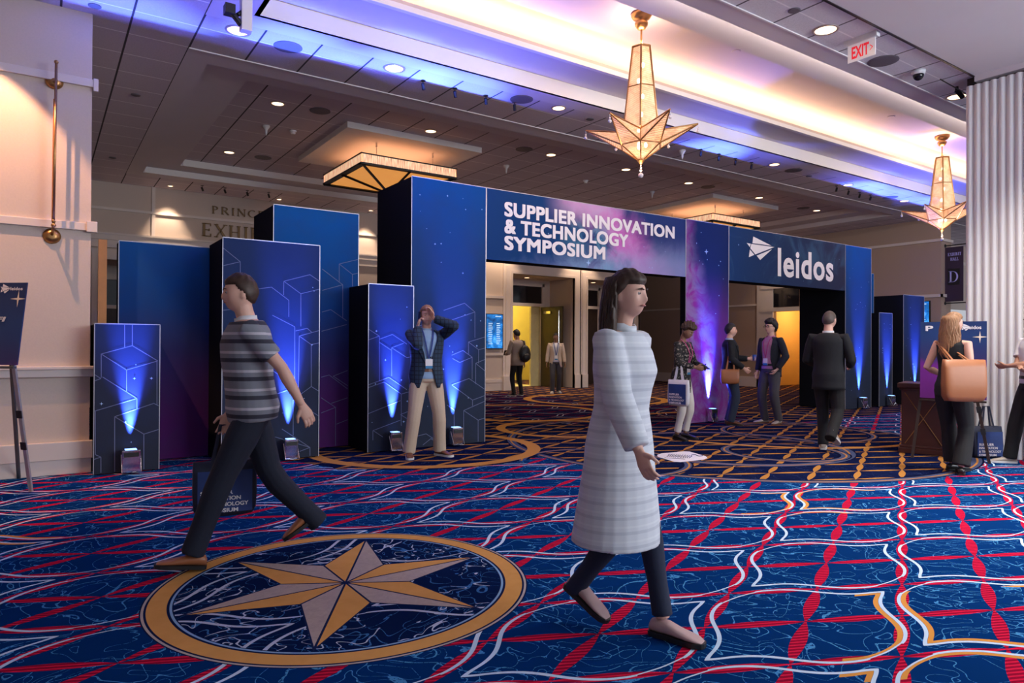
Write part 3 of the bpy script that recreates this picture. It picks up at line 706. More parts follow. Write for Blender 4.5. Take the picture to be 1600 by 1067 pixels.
# ---------------------------------------------------------------- serif letters on the walls (stroke-built)
def glyph(bb, ch, ox, oz, w, h, fn, t=.16, th=.07, mi=0):
    """ch drawn in a w x h cell; fn(x,z)->3D; thick strokes t, thin strokes th (fractions of h)"""
    T, H = t*h, th*h
    def q(x0, z0, x1, z1, ww):
        p, r = Vector((x0*w, z0*h)), Vector((x1*w, z1*h)); d = r-p
        n = Vector((-d.y, d.x)).normalized()*ww/2
        bb.add([fn(ox+a.x, oz+a.y) for a in (p-n, r-n, r+n, p+n)], [(0, 1, 2, 3)], mi)
    def serif(x, z, s=.20): q(x-s*h/w*.75, z, x+s*h/w*.75, z, H*.8)
    def arc(cx, cz, rx, rz, a0, a1, n=14, full=False):
        P, Q = [], []
        for i in range(n+1):
            a = rad(a0+(a1-a0)*i/n); ww = (H + (T-H)*abs(math.cos(a)))/2
            P.append((cx*w+(rx*w+ww)*math.cos(a), cz*h+(rz*h+ww*.6)*math.sin(a))); Q.append((cx*w+(rx*w-ww)*math.cos(a), cz*h+(rz*h-ww*.6)*math.sin(a)))
        for i in range(n): bb.add([fn(ox+a[0], oz+a[1]) for a in (P[i], P[i+1], Q[i+1], Q[i])], [(0, 1, 2, 3)], mi)
    def stem(x): q(x, 0, x, 1, T); serif(x, .03); serif(x, .97)
    if ch in 'PRBDEILHNT':
        if ch == 'T': q(.5, 0, .5, 1, T); serif(.5, .03); q(.02, .96, .98, .96, H); q(.03, .8, .03, 1, H); q(.97, .8, .97, 1, H)
        elif ch == 'I': stem(.5)
        elif ch == 'N': q(.12, 0, .12, 1, H); q(.88, 0, .88, 1, H); q(.10, .98, .90, .02, T); serif(.12, .03); serif(.12, .97); serif(.88, .97)
        else: stem(.15)
        if ch == 'H': stem(.85); q(.15, .5, .85, .5, H)
        if ch in 'PR': arc(.42, .74, .34, .22, -90, 90); q(.15, .96, .45, .96, H); q(.15, .5, .45, .5, H)
        if ch == 'R': q(.45, .5, .95, .02, T); serif(.95, .03, .12)
        if ch == 'B': arc(.40, .75, .28, .21, -90, 90); arc(.42, .28, .38, .25, -90, 90); q(.15, .96, .42, .96, H); q(.15, .52, .45, .52, H); q(.15, .03, .45, .03, H)
        if ch == 'D': arc(.35, .5, .52, .46, -90, 90, 20); q(.15, .96, .36, .96, H); q(.15, .04, .36, .04, H)
        if ch == 'E': q(.15, .97, .85, .97, H); q(.15, .5, .7, .5, H); q(.15, .03, .88, .03, H); q(.85, .8, .85, 1, H); q(.88, 0, .88, .22, H); q(.7, .42, .7, .6, H)
        if ch == 'L': q(.15, .03, .9, .03, H); q(.9, 0, .9, .25, H)
    elif ch == 'X': q(.08, 1, .92, 0, T); q(.1, 0, .9, 1, H); [serif(a, c) for a in (.1, .9) for c in (.03, .97)]
    elif ch == 'A': q(.06, 0, .5, 1, H); q(.48, 1, .92, 0, T); q(.25, .35, .72, .35, H); serif(.08, .03); serif(.92, .03)
    elif ch == 'C': arc(.55, .5, .45, .46, 50, 310, 20)
    elif ch == 'G': arc(.55, .5, .45, .46, 50, 315, 20); q(.9, .12, .9, .45, T); serif(.88, .46, .14)
    elif ch == 'O': arc(.5, .5, .44, .46, 0, 360, 26)
    elif ch == 'S': arc(.5, .74, .32, .22, 30, 270, 14); arc(.5, .27, .34, .23, 90, -150, 14)
    elif ch == "'": q(.3, 1, .2, .7, H*1.4)
def serif_line(bb, s, x0, x1, z0, z1, fn, t=.16, th=.07):
    W_ = {'I': .45, "'": .35, 'L': .8, 'E': .8, 'S': .7, 'P': .78, 'R': .85, 'B': .8, 'T': .85, ' ': .6}
    adv = [W_.get(c, 1.0)+.28 for c in s]; tot = sum(adv)-.28; k = (x1-x0)/tot; x = x0
    for c, a in zip(s, adv):
        if c != ' ': glyph(bb, c, x, z0, (a-.28)*k, z1-z0, fn, t, th)
        x += a*k
pr0, pr1 = at(334, 321, Y=YB-.02), at(537, 345, Y=YB-.02)
ex0, ex1 = at(319, 345, Y=YB-.02), at(319, 368, Y=YB-.02)
GL = lambda x, z: Vector((x, YB-.025, z))
def letter_row(s, x0, x1, z0, z1, label, t_, th_):
    T_ = thing('wall_lettering', label, 'lettering', (x0, YB, z0), 'gold letters on the back wall')
    def one(bb, *a): pass
    W_ = {'I': .45, "'": .35, 'L': .8, 'E': .8, 'S': .7, 'P': .78, 'R': .85, 'B': .8, 'T': .85, ' ': .6}
    adv = [W_.get(c, 1.0)+.28 for c in s]; k = (x1-x0)/(sum(adv)-.28); x = x0
    for c, a in zip(s, adv):
        if c != ' ':
            bb = MB(); glyph(bb, c, x, z0, (a-.28)*k, z1-z0, GL, t_, th_); o = obj('letter', bb, M['gold_letter'], T_); so = o.modifiers.new('t', 'SOLIDIFY'); so.thickness = .02; so.offset = 0
        x += a*k
letter_row("PRINCE GEORGE'S", 3.20, 6.16, 4.31, 4.485, "upper row of gold serif letters reading PRINCE GEORGE'S on the back wall", .17, .08)
letter_row("EXHIBIT HALLS", 3.0, 6.3, 3.775, 4.075, 'lower, larger row of gold serif letters beginning EXHIBIT on the back wall', .16, .07)
b = MB(); serif_line(b, 'MEN', 0, .36, 2.86, 2.94, lambda x, z: Vector((XR-.024, 13.18-x, z)), .17, .08)
obj('lettering', b, plain('dim_letter', (.10, .07, .05), .5, nscale=5), sg, recalc=False)

# hanging banner of the hall
t = thing('hall_banner', 'dark hanging banner reading EXHIBIT HALL D on bracket rods at the pier', 'banner', (19.72, 8.25, 3.2))
b = MB(); b.box(19.71, 19.72, 8.01, 8.46, 2.54, 3.97); obj('banner_cloth', b, plain('banner_plum', (.040, .022, .045), .8, nscale=40), t)
b = MB(); b.box(19.703, 19.709, 8.09, 8.38, 2.98, 3.40); obj('letter_panel', b, M['black'], t)
for z in (4.02, 2.50):
    b = MB(); b.tube([(19.715, 8.45, z), (19.715, 7.94, z)], .014); b.ball((19.715, 7.94, z), .022); b.lathe([(.045, 0), (.045, .015), (.02, .03)], (19.715, 8.45, z), M=Matrix.Rotation(pi/2, 3, 'X')); obj('rod', b, M['brass'] if z < 0 else M['black'], t)
BLT = plain('banner_letter', (.50, .50, 1.0), .5, nscale=5)
b = MB(); f_ = lambda x, z: Vector((19.700, 8.42-x, z))
serif_line(b, 'EXHIBIT', .05, .36, 3.74, 3.82, f_, .2, .1); obj('lettering', b, BLT, t, recalc=False); b = MB(); serif_line(b, 'HALL', .11, .30, 3.61, 3.69, f_, .2, .1); obj('lettering', b, BLT, t, recalc=False); b = MB(); glyph(b, 'D', .08, 3.04, .22, .30, f_, .14, .06)
obj('letter', b, BLT, t, recalc=False)

# ---------------------------------------------------------------- star chandeliers
M['shade'] = None
def shade_mat():
    q = NT('pleated_glass_shade', (.75, .55, .42), .35); x, y, z = q.xyz()
    w = q.n('ShaderNodeTexWave'); w.inputs['Scale'].default_value = 26; w.inputs['Distortion'].default_value = 2.5; q.lk(q.tc, w.inputs['Vector']); w.bands_direction = 'Z'
    n = q.noise(7, 3, .6, .5)
    f = q.m('ADD', q.m('MULTIPLY', w.outputs[0], .35), q.m('MULTIPLY', n, .65))
    c = q.ramp(f, [(.30, (.40, .18, .09)), (.52, (.80, .42, .22)), (.70, (1, .68, .42))])
    q.color(c); q.emit(c, .55); q.b.inputs['Alpha'].default_value = .74; q.bump(f, .5, .01); return q.mat
M['shade'] = shade_mat(); M['bulb'] = plain('lit_bulb', (1, .85, .6), .3, emit=14, ec=(1, .78, .48), nscale=2)
M['crystal'] = plain('crystal', (.85, .78, .80), .05, 0, nscale=5, spec=1)
def star_chandelier(label, X, Y, rot):
    t = thing('star_chandelier', label, 'chandelier', (X, Y, Z3), 'star chandeliers under the cove'); c = Vector((X, Y, 0))
    b = MB(); b.lathe([(.02, Z3-.20), (.05, Z3-.19), (.075, Z3-.15), (.08, Z3-.12), (.05, Z3-.10), (.10, Z3-.07), (.125, Z3-.03), (.125, Z3)], c, 28); obj('canopy', b, M['brass'], t, smooth=True)
    b = MB(); b.tube([(X, Y, Z3-.2), (X, Y, Z3-.38)], .012)
    for k in range(3):
        z = Z3-.385-k*.05; pts = [(X+(.016*math.cos(a) if k % 2 else 0), Y+(0 if k % 2 else .016*math.cos(a)), z+.032*math.sin(a)) for a in [2*pi*i/12 for i in range(13)]]; b.tube(pts, .005, 6)
    obj('chain', b, M['brass'], t)
    zt, zm, zb, ze, zp, zq = 4.945, 4.45, 3.93, 3.75, 3.58, 3.54
    def hexr(r, z, k): a = rot+pi/3*k; return Vector((X+r*math.cos(a), Y+r*math.sin(a), z))
    R = {zt: .115, zm: .178, zb: .240}
    b = MB()
    for i, (za, zc) in enumerate(((zt, zm), (zm, zb))):
        for k in range(6): b.quad(hexr(R[zc], zc, k), hexr(R[zc], zc, k+1), hexr(R[za], za, k+1), hexr(R[za], za, k))
    b.add([hexr(.115, zt, k) for k in range(6)], [(0, 1, 2, 3, 4, 5)])
    obj('tower_shade', b, M['shade'], t)
    b = MB()
    for k in range(6):
        b.tube([hexr(.117, zt, k), hexr(.234, zb, k)], .0125, 6)
        for z in (zt, zm): b.tube([hexr(R[z]+.002, z, k), hexr(R[z]+.002, z, k+1)], .0075 if z == zm else .014, 6)
        b.tube([hexr(.262, ze, k), Vector((X, Y, zp-.02))], .008, 6); b.tube([hexr(.262, ze, k), hexr(.262, ze, k+1)], .008, 6)
    b.lathe([(.0, zq-.01), (.015, zq), (.045, zp-.005), (.05, zp+.01), (.0, zp+.012)], c, 16)
    obj('brass_frame', b, M['brass'], t)
    b = MB()
    for k in range(6): b.add([hexr(.262, ze, k), hexr(.262, ze, k+1), Vector((X, Y, zp))], [(0, 1, 2)])
    obj('bottom_shade', b, M['shade'], t)
    # six hollow star points: each a four-sided spike springing from the hexagonal waist
    for k in range(6):
        a = rot+pi/3*(k+.5); dirv = Vector((math.cos(a), math.sin(a), 0)); tip = Vector((X, Y, 3.985)) + dirv*.67
        l_, r_ = hexr(.285, ze+.10, k), hexr(.285, ze+.10, k+1); lo = Vector((X, Y, ze-.005))+dirv*.247; up = Vector((X, Y, 4.06))+dirv*.20
        lq, rq = hexr(.262, ze, k), hexr(.262, ze, k+1); lu, ru = hexr(.225, 3.90, k), hexr(.225, 3.90, k+1)
        b = MB(); b.add([tip, lu, ru, rq, lq], [(0, 1, 2), (0, 2, 3), (0, 3, 4), (0, 4, 1)]); p = obj('star_point', b, M['shade'], t)
        b = MB()
        for q_ in (lu, ru, rq, lq): b.tube([tip, q_], .010, 6)
        b.tube([lu, lq], .007, 6); b.tube([lu, ru], .006, 6); obj('edge_bars', b, M['brass'] if k % 2 else M['brass'], p)
        b = MB(); b.tube([tip, tip-Vector((0, 0, .05))], .003, 5); b.ball(tip-Vector((0, 0, .055)), .012); b.ball(tip-Vector((0, 0, .09)), .020); obj('crystal_drop', b, M['crystal'], p, smooth=True)
    for i in range(8):
        b = MB(); r_, z_ = (.03, 4.75-.20*i) if i < 5 else (.06, 3.76)
        b.ball((X+r_*math.cos(2.3*i), Y+r_*math.sin(2.3*i), z_), .020, .020, .032, 10, 8); obj('bulb', b, M['bulb'], t, smooth=True)
    b = MB(); b.tube([(X, Y, zq), (X, Y, zq-.10)], .003, 5)
    for k, r in enumerate((.010, .013, .016)): b.ball((X, Y, zq-.02-.03*k), r)
    b.ball((X, Y, zq-.14), .032); obj('crystal_drop', b, M['crystal'], t, smooth=True)
    lamp('chandelier_lamp', 'POINT', (X, Y, 5.05), 16, WARM, t, shadow_soft_size=.1)
    lamp('chandelier_lamp', 'POINT', (X, Y, 3.40), 14, WARM, t, shadow_soft_size=.1)
    return t
rotc = math.atan2(-fw.y, -fw.x) - rad(-18) - pi/6
star_chandelier('nearer star-shaped glass chandelier hanging on the left above the arch lettering', 5.98, 5.96, rotc)
star_chandelier('farther star-shaped glass chandelier hanging beside the fluted white wall', 14.15, 6.12, rotc-.25)

# ---------------------------------------------------------------- square fixtures under trays in the coffer
amber = plain('amber_glass', (.60, .28, .08), .4, emit=.45, ec=(1, .40, .09), nscale=3, namt=.35)
fringe = None
def fringe_mat():
    q = NT('crystal_fringe', (.7, .45, .3), .4); x, y, z = q.xyz()
    w = q.noise(1, 2, .5, 0, q.vec(q.m('MULTIPLY', q.m('ADD', x, y), 60.), q.m('MULTIPLY', q.m('SUBTRACT', x, y), 60.), q.m('MULTIPLY', z, 6.)))
    c = q.ramp(w, [(.3, (.30, .14, .08)), (.5, (.75, .42, .25)), (.75, (1, .75, .5))]); q.color(c); q.emit(c, .75); return q.mat
fringe = fringe_mat()
def square_light(label, cx, cy, hx=.93, hy=.95):
    t = thing('tray_chandelier', label, 'chandelier', (cx, cy, ZD), 'square tray chandeliers in the coffer')
    b = MB(); b.box(cx-1.3, cx+1.3, cy-1.25, cy+1.35, 4.90, ZD); obj('ceiling_tray', b, M['plaster_white'], t)
    b = MB(); zt, zb = 4.60, 4.455
    for (X0, X1, Y0, Y1) in ((cx-hx, cx+hx, cy-hy, cy-hy+.02), (cx-hx, cx+hx, cy+hy-.02, cy+hy), (cx-hx, cx-hx+.02, cy-hy, cy+hy), (cx+hx-.02, cx+hx, cy-hy, cy+hy)): b.box(X0, X1, Y0, Y1, zb, zt)
    obj('fringe_band', b, fringe, t)
    b = MB(); s = .02; k = .09
    for z0, z1, e in ((zt, zt+.02, .015), (zb-.03, zb, .015)):
        b.box(cx-hx-e, cx+hx+e, cy-hy-e, cy-hy+k, z0, z1); b.box(cx-hx-e, cx+hx+e, cy+hy-k, cy+hy+e, z0, z1); b.box(cx-hx-e, cx-hx+k, cy-hy, cy+hy, z0, z1); b.box(cx+hx-k, cx+hx+e, cy-hy, cy+hy, z0, z1)
    ap = Vector((cx, cy, 4.20)); cs = [Vector((cx+i*hx, cy+j*hy, zb-.02)) for i, j in ((-1, -1), (0, -1), (1, -1), (1, 0), (1, 1), (0, 1), (-1, 1), (-1, 0))]
    for q_ in cs: b.tube([q_, ap], .028, 4)
    b.ball(ap, .05)
    obj('dark_frame', b, M['black'], t)
    b = MB()
    for i in range(8): b.add([cs[i]+Vector((0, 0, .015)), cs[(i+1) % 8]+Vector((0, 0, .015)), ap+Vector((0, 0, .015))], [(0, 1, 2)])
    obj('amber_panels', b, amber, t)
    for i, j in ((-.6, -.75), (.6, -.75), (-.6, .75), (.6, .75)):
        b = MB(); x_, y_ = cx+i*hx, cy+j*hy; b.tube([(x_, y_, zt), (x_, y_, 4.9)], .006, 6); b.tube([(x_, y_, 4.82), (x_, y_, 4.9)], .018, 8); obj('rod', b, M['chrome'], t)
    lamp('fixture_lamp', 'AREA', (cx, cy, 4.62), 4.5, (1, .50, .30), t, shape='SQUARE', size=1.5, direction=(0, 0, 1))
    return t
square_light('square amber chandelier under a white tray, above the tallest blue column', 5.42, 12.05)
square_light('square amber chandelier under a white tray, behind the purple column of the arch', 14.55, 12.05)

# ---------------------------------------------------------------- small ceiling things
LAMP_POS = []
def downlight(label, x, y, z, r=.095, power=26, light=True, group='recessed ceiling downlights', dirv=(0, 0, -1), ang=110):
    t = thing('downlight', label, 'ceiling light', (x, y, z), group)
    b = MB(); b.lathe([(r*.86, z-.003), (r*.90, z-.012), (r*1.08, z-.010), (r*1.10, z-.0005), (r*.86, z-.0005)], (x, y, 0), 28); obj('trim_ring', b, M['lamp_rim'], t, smooth=True)
    b = MB(); b.lathe([(.001, z-.004), (r*.86, z-.006), (r*.86, z-.001), (.001, z-.001)], (x, y, 0), 24); obj('lamp_glass', b, M['lamp_on'], t)
    if light: lamp('downlight_lamp', 'SPOT', (x, y, z-.03), power, (1, .74, .52), t, spot_size=rad(ang), spot_blend=.8, shadow_soft_size=.06, direction=dirv)
    return t
dn = [((372, 48), Z1, 'downlight beside the white post at the left end of the cove'), ((616, 107), Z1, 'downlight in the blue-lit strip above the amber tray fixture'), ((873, 169), Z1, 'downlight in the blue-lit strip left of the nearer star chandelier'),
      ((1210, 257), Z1, 'downlight in the blue-lit strip right of the nearer star chandelier'), ((1325, 289), Z1, 'downlight in the strip above the logo header'), ((1413, 314), Z1, 'downlight in the strip left of the farther star chandelier'),
      ((1290, 47), Z1, 'large downlight just left of the exit sign'), ((1495, 151), Z1, 'downlight at the top corner of the fluted white wall'),
      ((434, 162), ZD, 'nearest coffer downlight at the left end of the coffer'), ((358, 238), ZD, 'farther coffer downlight at the left end of the coffer'), ((673, 205), ZD, 'coffer downlight right of the white tray'),
      ((861, 242), ZD, 'coffer downlight left of the tip of the nearer star chandelier'), ((978, 265), ZD, 'coffer downlight just left of the nearer chandelier crystal drop'), ((1076, 286), ZD, 'coffer downlight right of the nearer chandelier crystal drop'), ((1186, 309), ZD, 'coffer downlight right of the second tray'), ((1276, 329), ZD, 'rightmost downlight inside the coffer')]
for (px_, py_), z, l in dn:
    p = at(px_, py_, Z=z-.004); downlight(l, p.x, p.y, z, .125 if z == Z1 and px_ in (372, 616, 1290, 1495) else .10, 30 if z == Z1 else 20)
downlight('downlight in the ceiling of the recess above the open exhibit door', 12.55, 17.45, OB[2], .10, 22)
downlight('downlight in the ceiling of the recess right of the open exhibit door', 15.3, 17.45, OC[2], .10, 22)
# wall washers near the back wall
def washer(label, x): downlight(label, x, YB-.38, Z1, .06, 90, True, 'small wall washers along the back wall', (0, .30, -1), 60)
washer('small wall washer lighting the scallop left of the gold lettering', 2.28); washer('small wall washer lighting the wall above the PRINCE GEORGE\'S lettering', 4.6)
washer('small wall washer above the second half of the lettering', 6.9)
b = MB()
for i, (x, y) in enumerate(((11.0, 16.3), (9.5, 16.3), (14.1, 16.3))): lamp('wall_wash_lamp', 'SPOT', (x, y, Z1-.05), 130, (1, .70, .46), None, spot_size=rad(80), spot_blend=.7, shadow_soft_size=.05, direction=(0, .22, -1))
lamp('wall_wash_lamp', 'SPOT', (18.9, 13.0, Z1-.05), 60, (1, .70, .46), None, spot_size=rad(90), spot_blend=.7, shadow_soft_size=.05, direction=(.2, 0, -1))
lamp('wall_wash_lamp', 'SPOT', (-.55, 7.55, Z1-.05), 260, (1, .50, .25), None, spot_size=rad(72), spot_blend=.25, shadow_soft_size=.02, direction=(-.05, .25, -1))
lamp('wall_wash_lamp', 'SPOT', (-2.2, 7.2, Z1-.05), 90, (1, .55, .30), None, spot_size=rad(90), spot_blend=.6, shadow_soft_size=.02, direction=(0, .25, -1))
for x, y in ((12.5, 14.0), (15.5, 14.0), (10.2, 14.5)): lamp('added_lobby_fill', 'SPOT', (x, y, ZC-.2), 150, (1, .78, .62), None, spot_size=rad(120), spot_blend=.8, shadow_soft_size=.06)  # added fill spots without fixtures, to brighten the back of the hall
for x, y in ((8.3, 2.6), (5.6, 2.2), (7.0, .4)): lamp('added_foyer_fill', 'SPOT', (x, y, Z1-.1), 400, (1, .90, .80), None, spot_size=rad(100), spot_blend=.9, shadow_soft_size=.2)  # added unseen fill spots, to brighten the carpet at right front

def disc_thing(name, label, cat, x, y, z, r, mat, group, h=.012, prof=None):
    b = MB(); b.lathe(prof or [(.001, z-h), (r*.85, z-h), (r, z-h*.6), (r, z), (.001, z)], (x, y, 0), 24); return tag(obj(name, b, mat, smooth=False), label, cat, group)
for (px_, py_), z, l in (((450, 73), Z1, 'round ceiling speaker in the blue-lit strip right of the white post'), ((815, 155), Z1, 'round ceiling speaker left of the nearer star chandelier, in the blue-lit strip'), ((1240, 266), Z1, 'round ceiling speaker in the strip right of the nearer star chandelier'), ((1391, 308), Z1, 'round ceiling speaker left of the farther star chandelier'),
                         ((1380, 95), Z1, 'large round ceiling speaker right of the exit sign'), ((500, 173), ZD, 'round coffer speaker left of the white tray'), ((411, 246), ZD, 'round coffer speaker beyond the sprinkler at the left end'), ((819, 233), ZD, 'round coffer speaker left of the nearer chandelier'), ((1106, 292), ZD, 'round coffer speaker above the second tray'), ((1255, 325), ZD, 'rightmost round coffer speaker')):
    p = at(px_, py_, Z=z); disc_thing('ceiling_speaker', l, 'speaker', p.x, p.y, z, .16 if px_ != 1380 else .17, M['grille'], 'round ceiling speakers')
for (px_, py_), z, l in (((922, 186), Z1, 'small dark ceiling disc left of the nearer chandelier'), ((1264, 275), Z1, 'small dark ceiling disc right of the round speaker above the logo header'), ((1241, 16), Z1, 'small metal ceiling disc left of the large downlight'), ((212, 148), Z1, 'small dark ceiling disc near the top of the cream wall on the left'), ((148, 9), Z1, 'small dark disc in the blue-lit ceiling at top left'), ((176, 246), Z1, 'small ceiling disc close to the back wall at left'),
                         ((1150, 80), Z3, 'small disc in the warm cove ceiling right of the nearer chandelier'), ((1392, 182), Z3, 'small disc in the warm cove ceiling left of the farther chandelier')):
    p = at(px_, py_, Z=z); disc_thing('ceiling_disc', l, 'sensor', p.x, p.y, z, .06, M['grille'] if z == Z1 else M['plaster'], 'small ceiling discs')
def sprinkler(label, px_, py_, z=ZD):
    p = at(px_, py_, Z=z-.06); x, y = p.x, p.y
    b = MB(); b.lathe([(.001, z-.16), (.012, z-.16), (.016, z-.12), (.022, z-.07), (.05, z-.035), (.06, z-.02), (.06, z), (.001, z)], (x, y, 0), 16)
    return tag(obj('ceiling_sensor', b, M['white_plastic'], smooth=True), label, 'sensor', 'cone-shaped white ceiling sensors')
sprinkler('white cone sensor in the coffer left of the white tray', 416, 202); sprinkler('white cone sensor in the coffer right of the tallest column', 791, 263); sprinkler('white cone sensor in the coffer above the header lettering', 1019, 303)
sprinkler('white cone sensor in the blue-lit strip right of the nearer chandelier', 1066, 240, Z1)
for (px_, py_), l in (((458, 207), 'small white smoke detector beside the cone sensor at the left end of the coffer'), ((915, 284), 'small white smoke detector in the middle of the coffer')):
    p = at(px_, py_, Z=ZD-.03); z = ZD
    b = MB(); b.lathe([(.001, z-.06), (.035, z-.06), (.04, z-.03), (.055, z-.028), (.06, z), (.001, z)], (p.x, p.y, 0), 18); tag(obj('smoke_detector', b, M['white_plastic']), l, 'smoke detector', 'smoke detectors')
# little black eyeball spots in groups of four
def spotlet(label, px_, py_, z, grp, s=1.0):
    p = at(px_, py_, Z=z-.05); x, y = p.x, p.y
    t = thing('mini_spotlight', label, 'spotlight', (x, y, z), grp)
    b = MB(); b.lathe([(.001, z-.006), (.035*s, z-.006), (.035*s, z), (.001, z)], (x, y, 0), 14); obj('base_plate', b, M['black'], t)
    b = MB(); b.tube([(x, y, z), (x, y, z-.05)], .006, 6); b.tube([(x-.015, y-.02, z-.045), (x+.02, y+.02, z-.11)], .022*s, 12); obj('head', b, M['black'], t)
for i, (a, c) in enumerate(((661, 132), (711, 144), (759, 155), (804, 165))): spotlet('%s of four mini spotlights above the tallest column, in the blue-lit strip' % ('leftmost', 'second', 'third', 'rightmost')[i], a, c, Z1, 'mini spotlights above the tallest column')
for i, (a, c) in enumerate(((1095, 238), (1123, 245), (1149, 252), (1174, 258))): spotlet('%s of four mini spotlights right of the nearer star chandelier' % ('leftmost', 'second', 'third', 'rightmost')[i], a, c, Z1, 'mini spotlights right of the nearer chandelier')
for i, (a, c) in enumerate(((1307, 294), (1325.5, 299), (1343, 304), (1360, 308))): spotlet('%s of four mini spotlights left of the farther star chandelier' % ('leftmost', 'second', 'third', 'rightmost')[i], a, c, Z1, 'mini spotlights left of the farther chandelier')
for i, (a, c) in enumerate(((316, 293.5), (351.5, 297), (386.5, 301), (420, 304))): spotlet('%s of four mini spotlights near the back wall above the gold lettering' % ('leftmost', 'second', 'third', 'rightmost')[i], a, c, Z1, 'mini spotlights above the gold lettering')
# dome camera
p = at(1435, 117, Z=Z1-.05); x, y, z = p.x, p.y, Z1
t = thing('dome_camera', 'white and black dome security camera on the tile strip right of the exit sign', 'camera', (x, y, z))
b = MB(); b.lathe([(.001, z-.05), (.07, z-.05), (.08, z-.02), (.08, z), (.001, z)], (x, y, 0), 20); obj('housing', b, M['white_plastic'], t, smooth=True)
b = MB(); b.ball((x, y, z-.055), .062, .062, .065, 18, 10); obj('dome', b, M['lens'], t, smooth=True)
# clamp lamp at the corner of the fluted wall
p = at(1495, 139, Z=Z1-.03); z = Z1
t = thing('track_spotlight', 'small black spotlight on an arm at the top corner of the fluted wall', 'spotlight', (p.x, p.y, z))
b = MB(); b.tube([(p.x, p.y, z), (p.x, p.y, z-.05)], .02, 10); b.tube([(p.x-.55, p.y-.04, z-.04), (p.x+.2, p.y-.02, z-.05)], .008, 6); obj('arm', b, M['black'], t)
b = MB(); b.tube([(p.x, p.y, z-.05), (p.x+.12, p.y-.02, z-.12)], .03, 12); obj('head', b, M['black'], t)
# exit sign
p0 = at(1325, 86, Z=4.60); X = p0.x; ya = p0.y; 
t = thing('exit_sign', 'white hanging blade sign with red letters EXIT and an arrow', 'sign', (X, ya, Z1))
yb = at(1368, 80, X=X).y
b = MB(); b.box(X-.006, X+.006, yb, ya, 4.50, 4.69); obj('acrylic_blade', b, plain('acrylic_white', (.78, .74, .78), .15, nscale=3, namt=.02, emit=.15, ec=(1, .9, .9)), t)
b = MB(); b.box(X-.035, X+.035, yb-.03, ya+.03, 4.69, Z1-.0); obj('mount', b, M['white_plastic'], t)
REDL = plain('exit_red', (.75, .015, .03), .4, nscale=3, emit=.35, ec=(1, .02, .04)); Lw = ya-yb
place_text('lettering', 'EXIT', Lw*.15, Lw*.78, 0, .135, t, REDL, Vector((X-.006, ya, 4.53)), ax=(0, -1, 0), bold=.03, ext=.002)
b = MB(); q0 = Vector((X-.009, ya-Lw*.83, 4.595)); b.add([q0+Vector((0, 0, .03)), q0+Vector((0, -.03, 0)), q0+Vector((0, 0, -.03)), q0+Vector((0, .01, -.03)), q0+Vector((0, -.018, 0)), q0+Vector((0, .01, .03))], [(0, 1, 4, 5), (1, 2, 3, 4)]); obj('arrow', b, REDL, t, recalc=False)
# white post and clamp light at the left end of the cove
p = at(384, 50, Y=6.9)
t = thing('hanging_post', 'white square post hanging at the left end of the cove, with a black clamp light', 'fixture', (p.x, 6.9, 5.3))
b = MB(); b.box(p.x-.05, p.x+.05, 6.85, 6.95, p.z, 5.3); obj('post', b, M['plaster_white'], t, bevel=.006)
q0 = at(362, 22, Y=6.9)
b = MB(); b.tube([(p.x, 6.9, p.z+.22), (q0.x+.05, 6.88, q0.z)], .02, 8); b.box(q0.x-.07, q0.x+.02, 6.83, 6.93, q0.z-.02, q0.z+.07); b.tube([(q0.x, 6.88, q0.z), (q0.x+.08, 6.88, q0.z-.09)], .028, 10); obj('clamp_light', b, M['black'], t)

# brass rod on the left pier
t = thing('brass_rod', 'slender brass pole on round rosettes fixed to the left wall', 'pole', (.0, 8.2, 3.2))
r1, r2 = at(85, 128, Y=YP), at(81, 369, Y=YP)
top, bot = at(88, 97, Y=8.15), at(83.5, 352, Y=8.15)
for r_, q_ in ((r1, at(86.5, 128, Y=8.15)), (r2, at(83.5, 352, Y=8.15))):
    b = MB(); b.lathe([(.001, 0), (.075, 0), (.078, .012), (.055, .022), (.05, .03), (.028, .035), (.001, .036)], r_-Vector((0, 0, 0)), 24, M=Matrix.Rotation(pi/2, 3, 'X')); b.tube([r_, q_], .014, 10); obj('rosette', b, M['brass'], t, smooth=True)
b = MB(); b.tube([bot, top], .0125, 12); b.ball(top, .02); b.ball(bot, .022); b.ball(bot+Vector((0, 0, .04)), .018); obj('rod', b, M['brass'], t, smooth=True)
b = MB(); b.tube([at(85.5, 155, Y=8.2), at(82.5, 345, Y=8.2)], .012, 8); obj('rolled_flag', b, plain('rolled_cloth', (.45, .16, .06), .7, nscale=20), t)
b = MB(); b.box(.50, .58, 8.6, 8.66, .9, 2.45); b.box(.50, .58, 8.6, 8.66, 0, .9); tag(obj('door_edge_post', b, M['orange_wood']), 'narrow orange wooden upright in the gap behind the left wall corner', 'post')

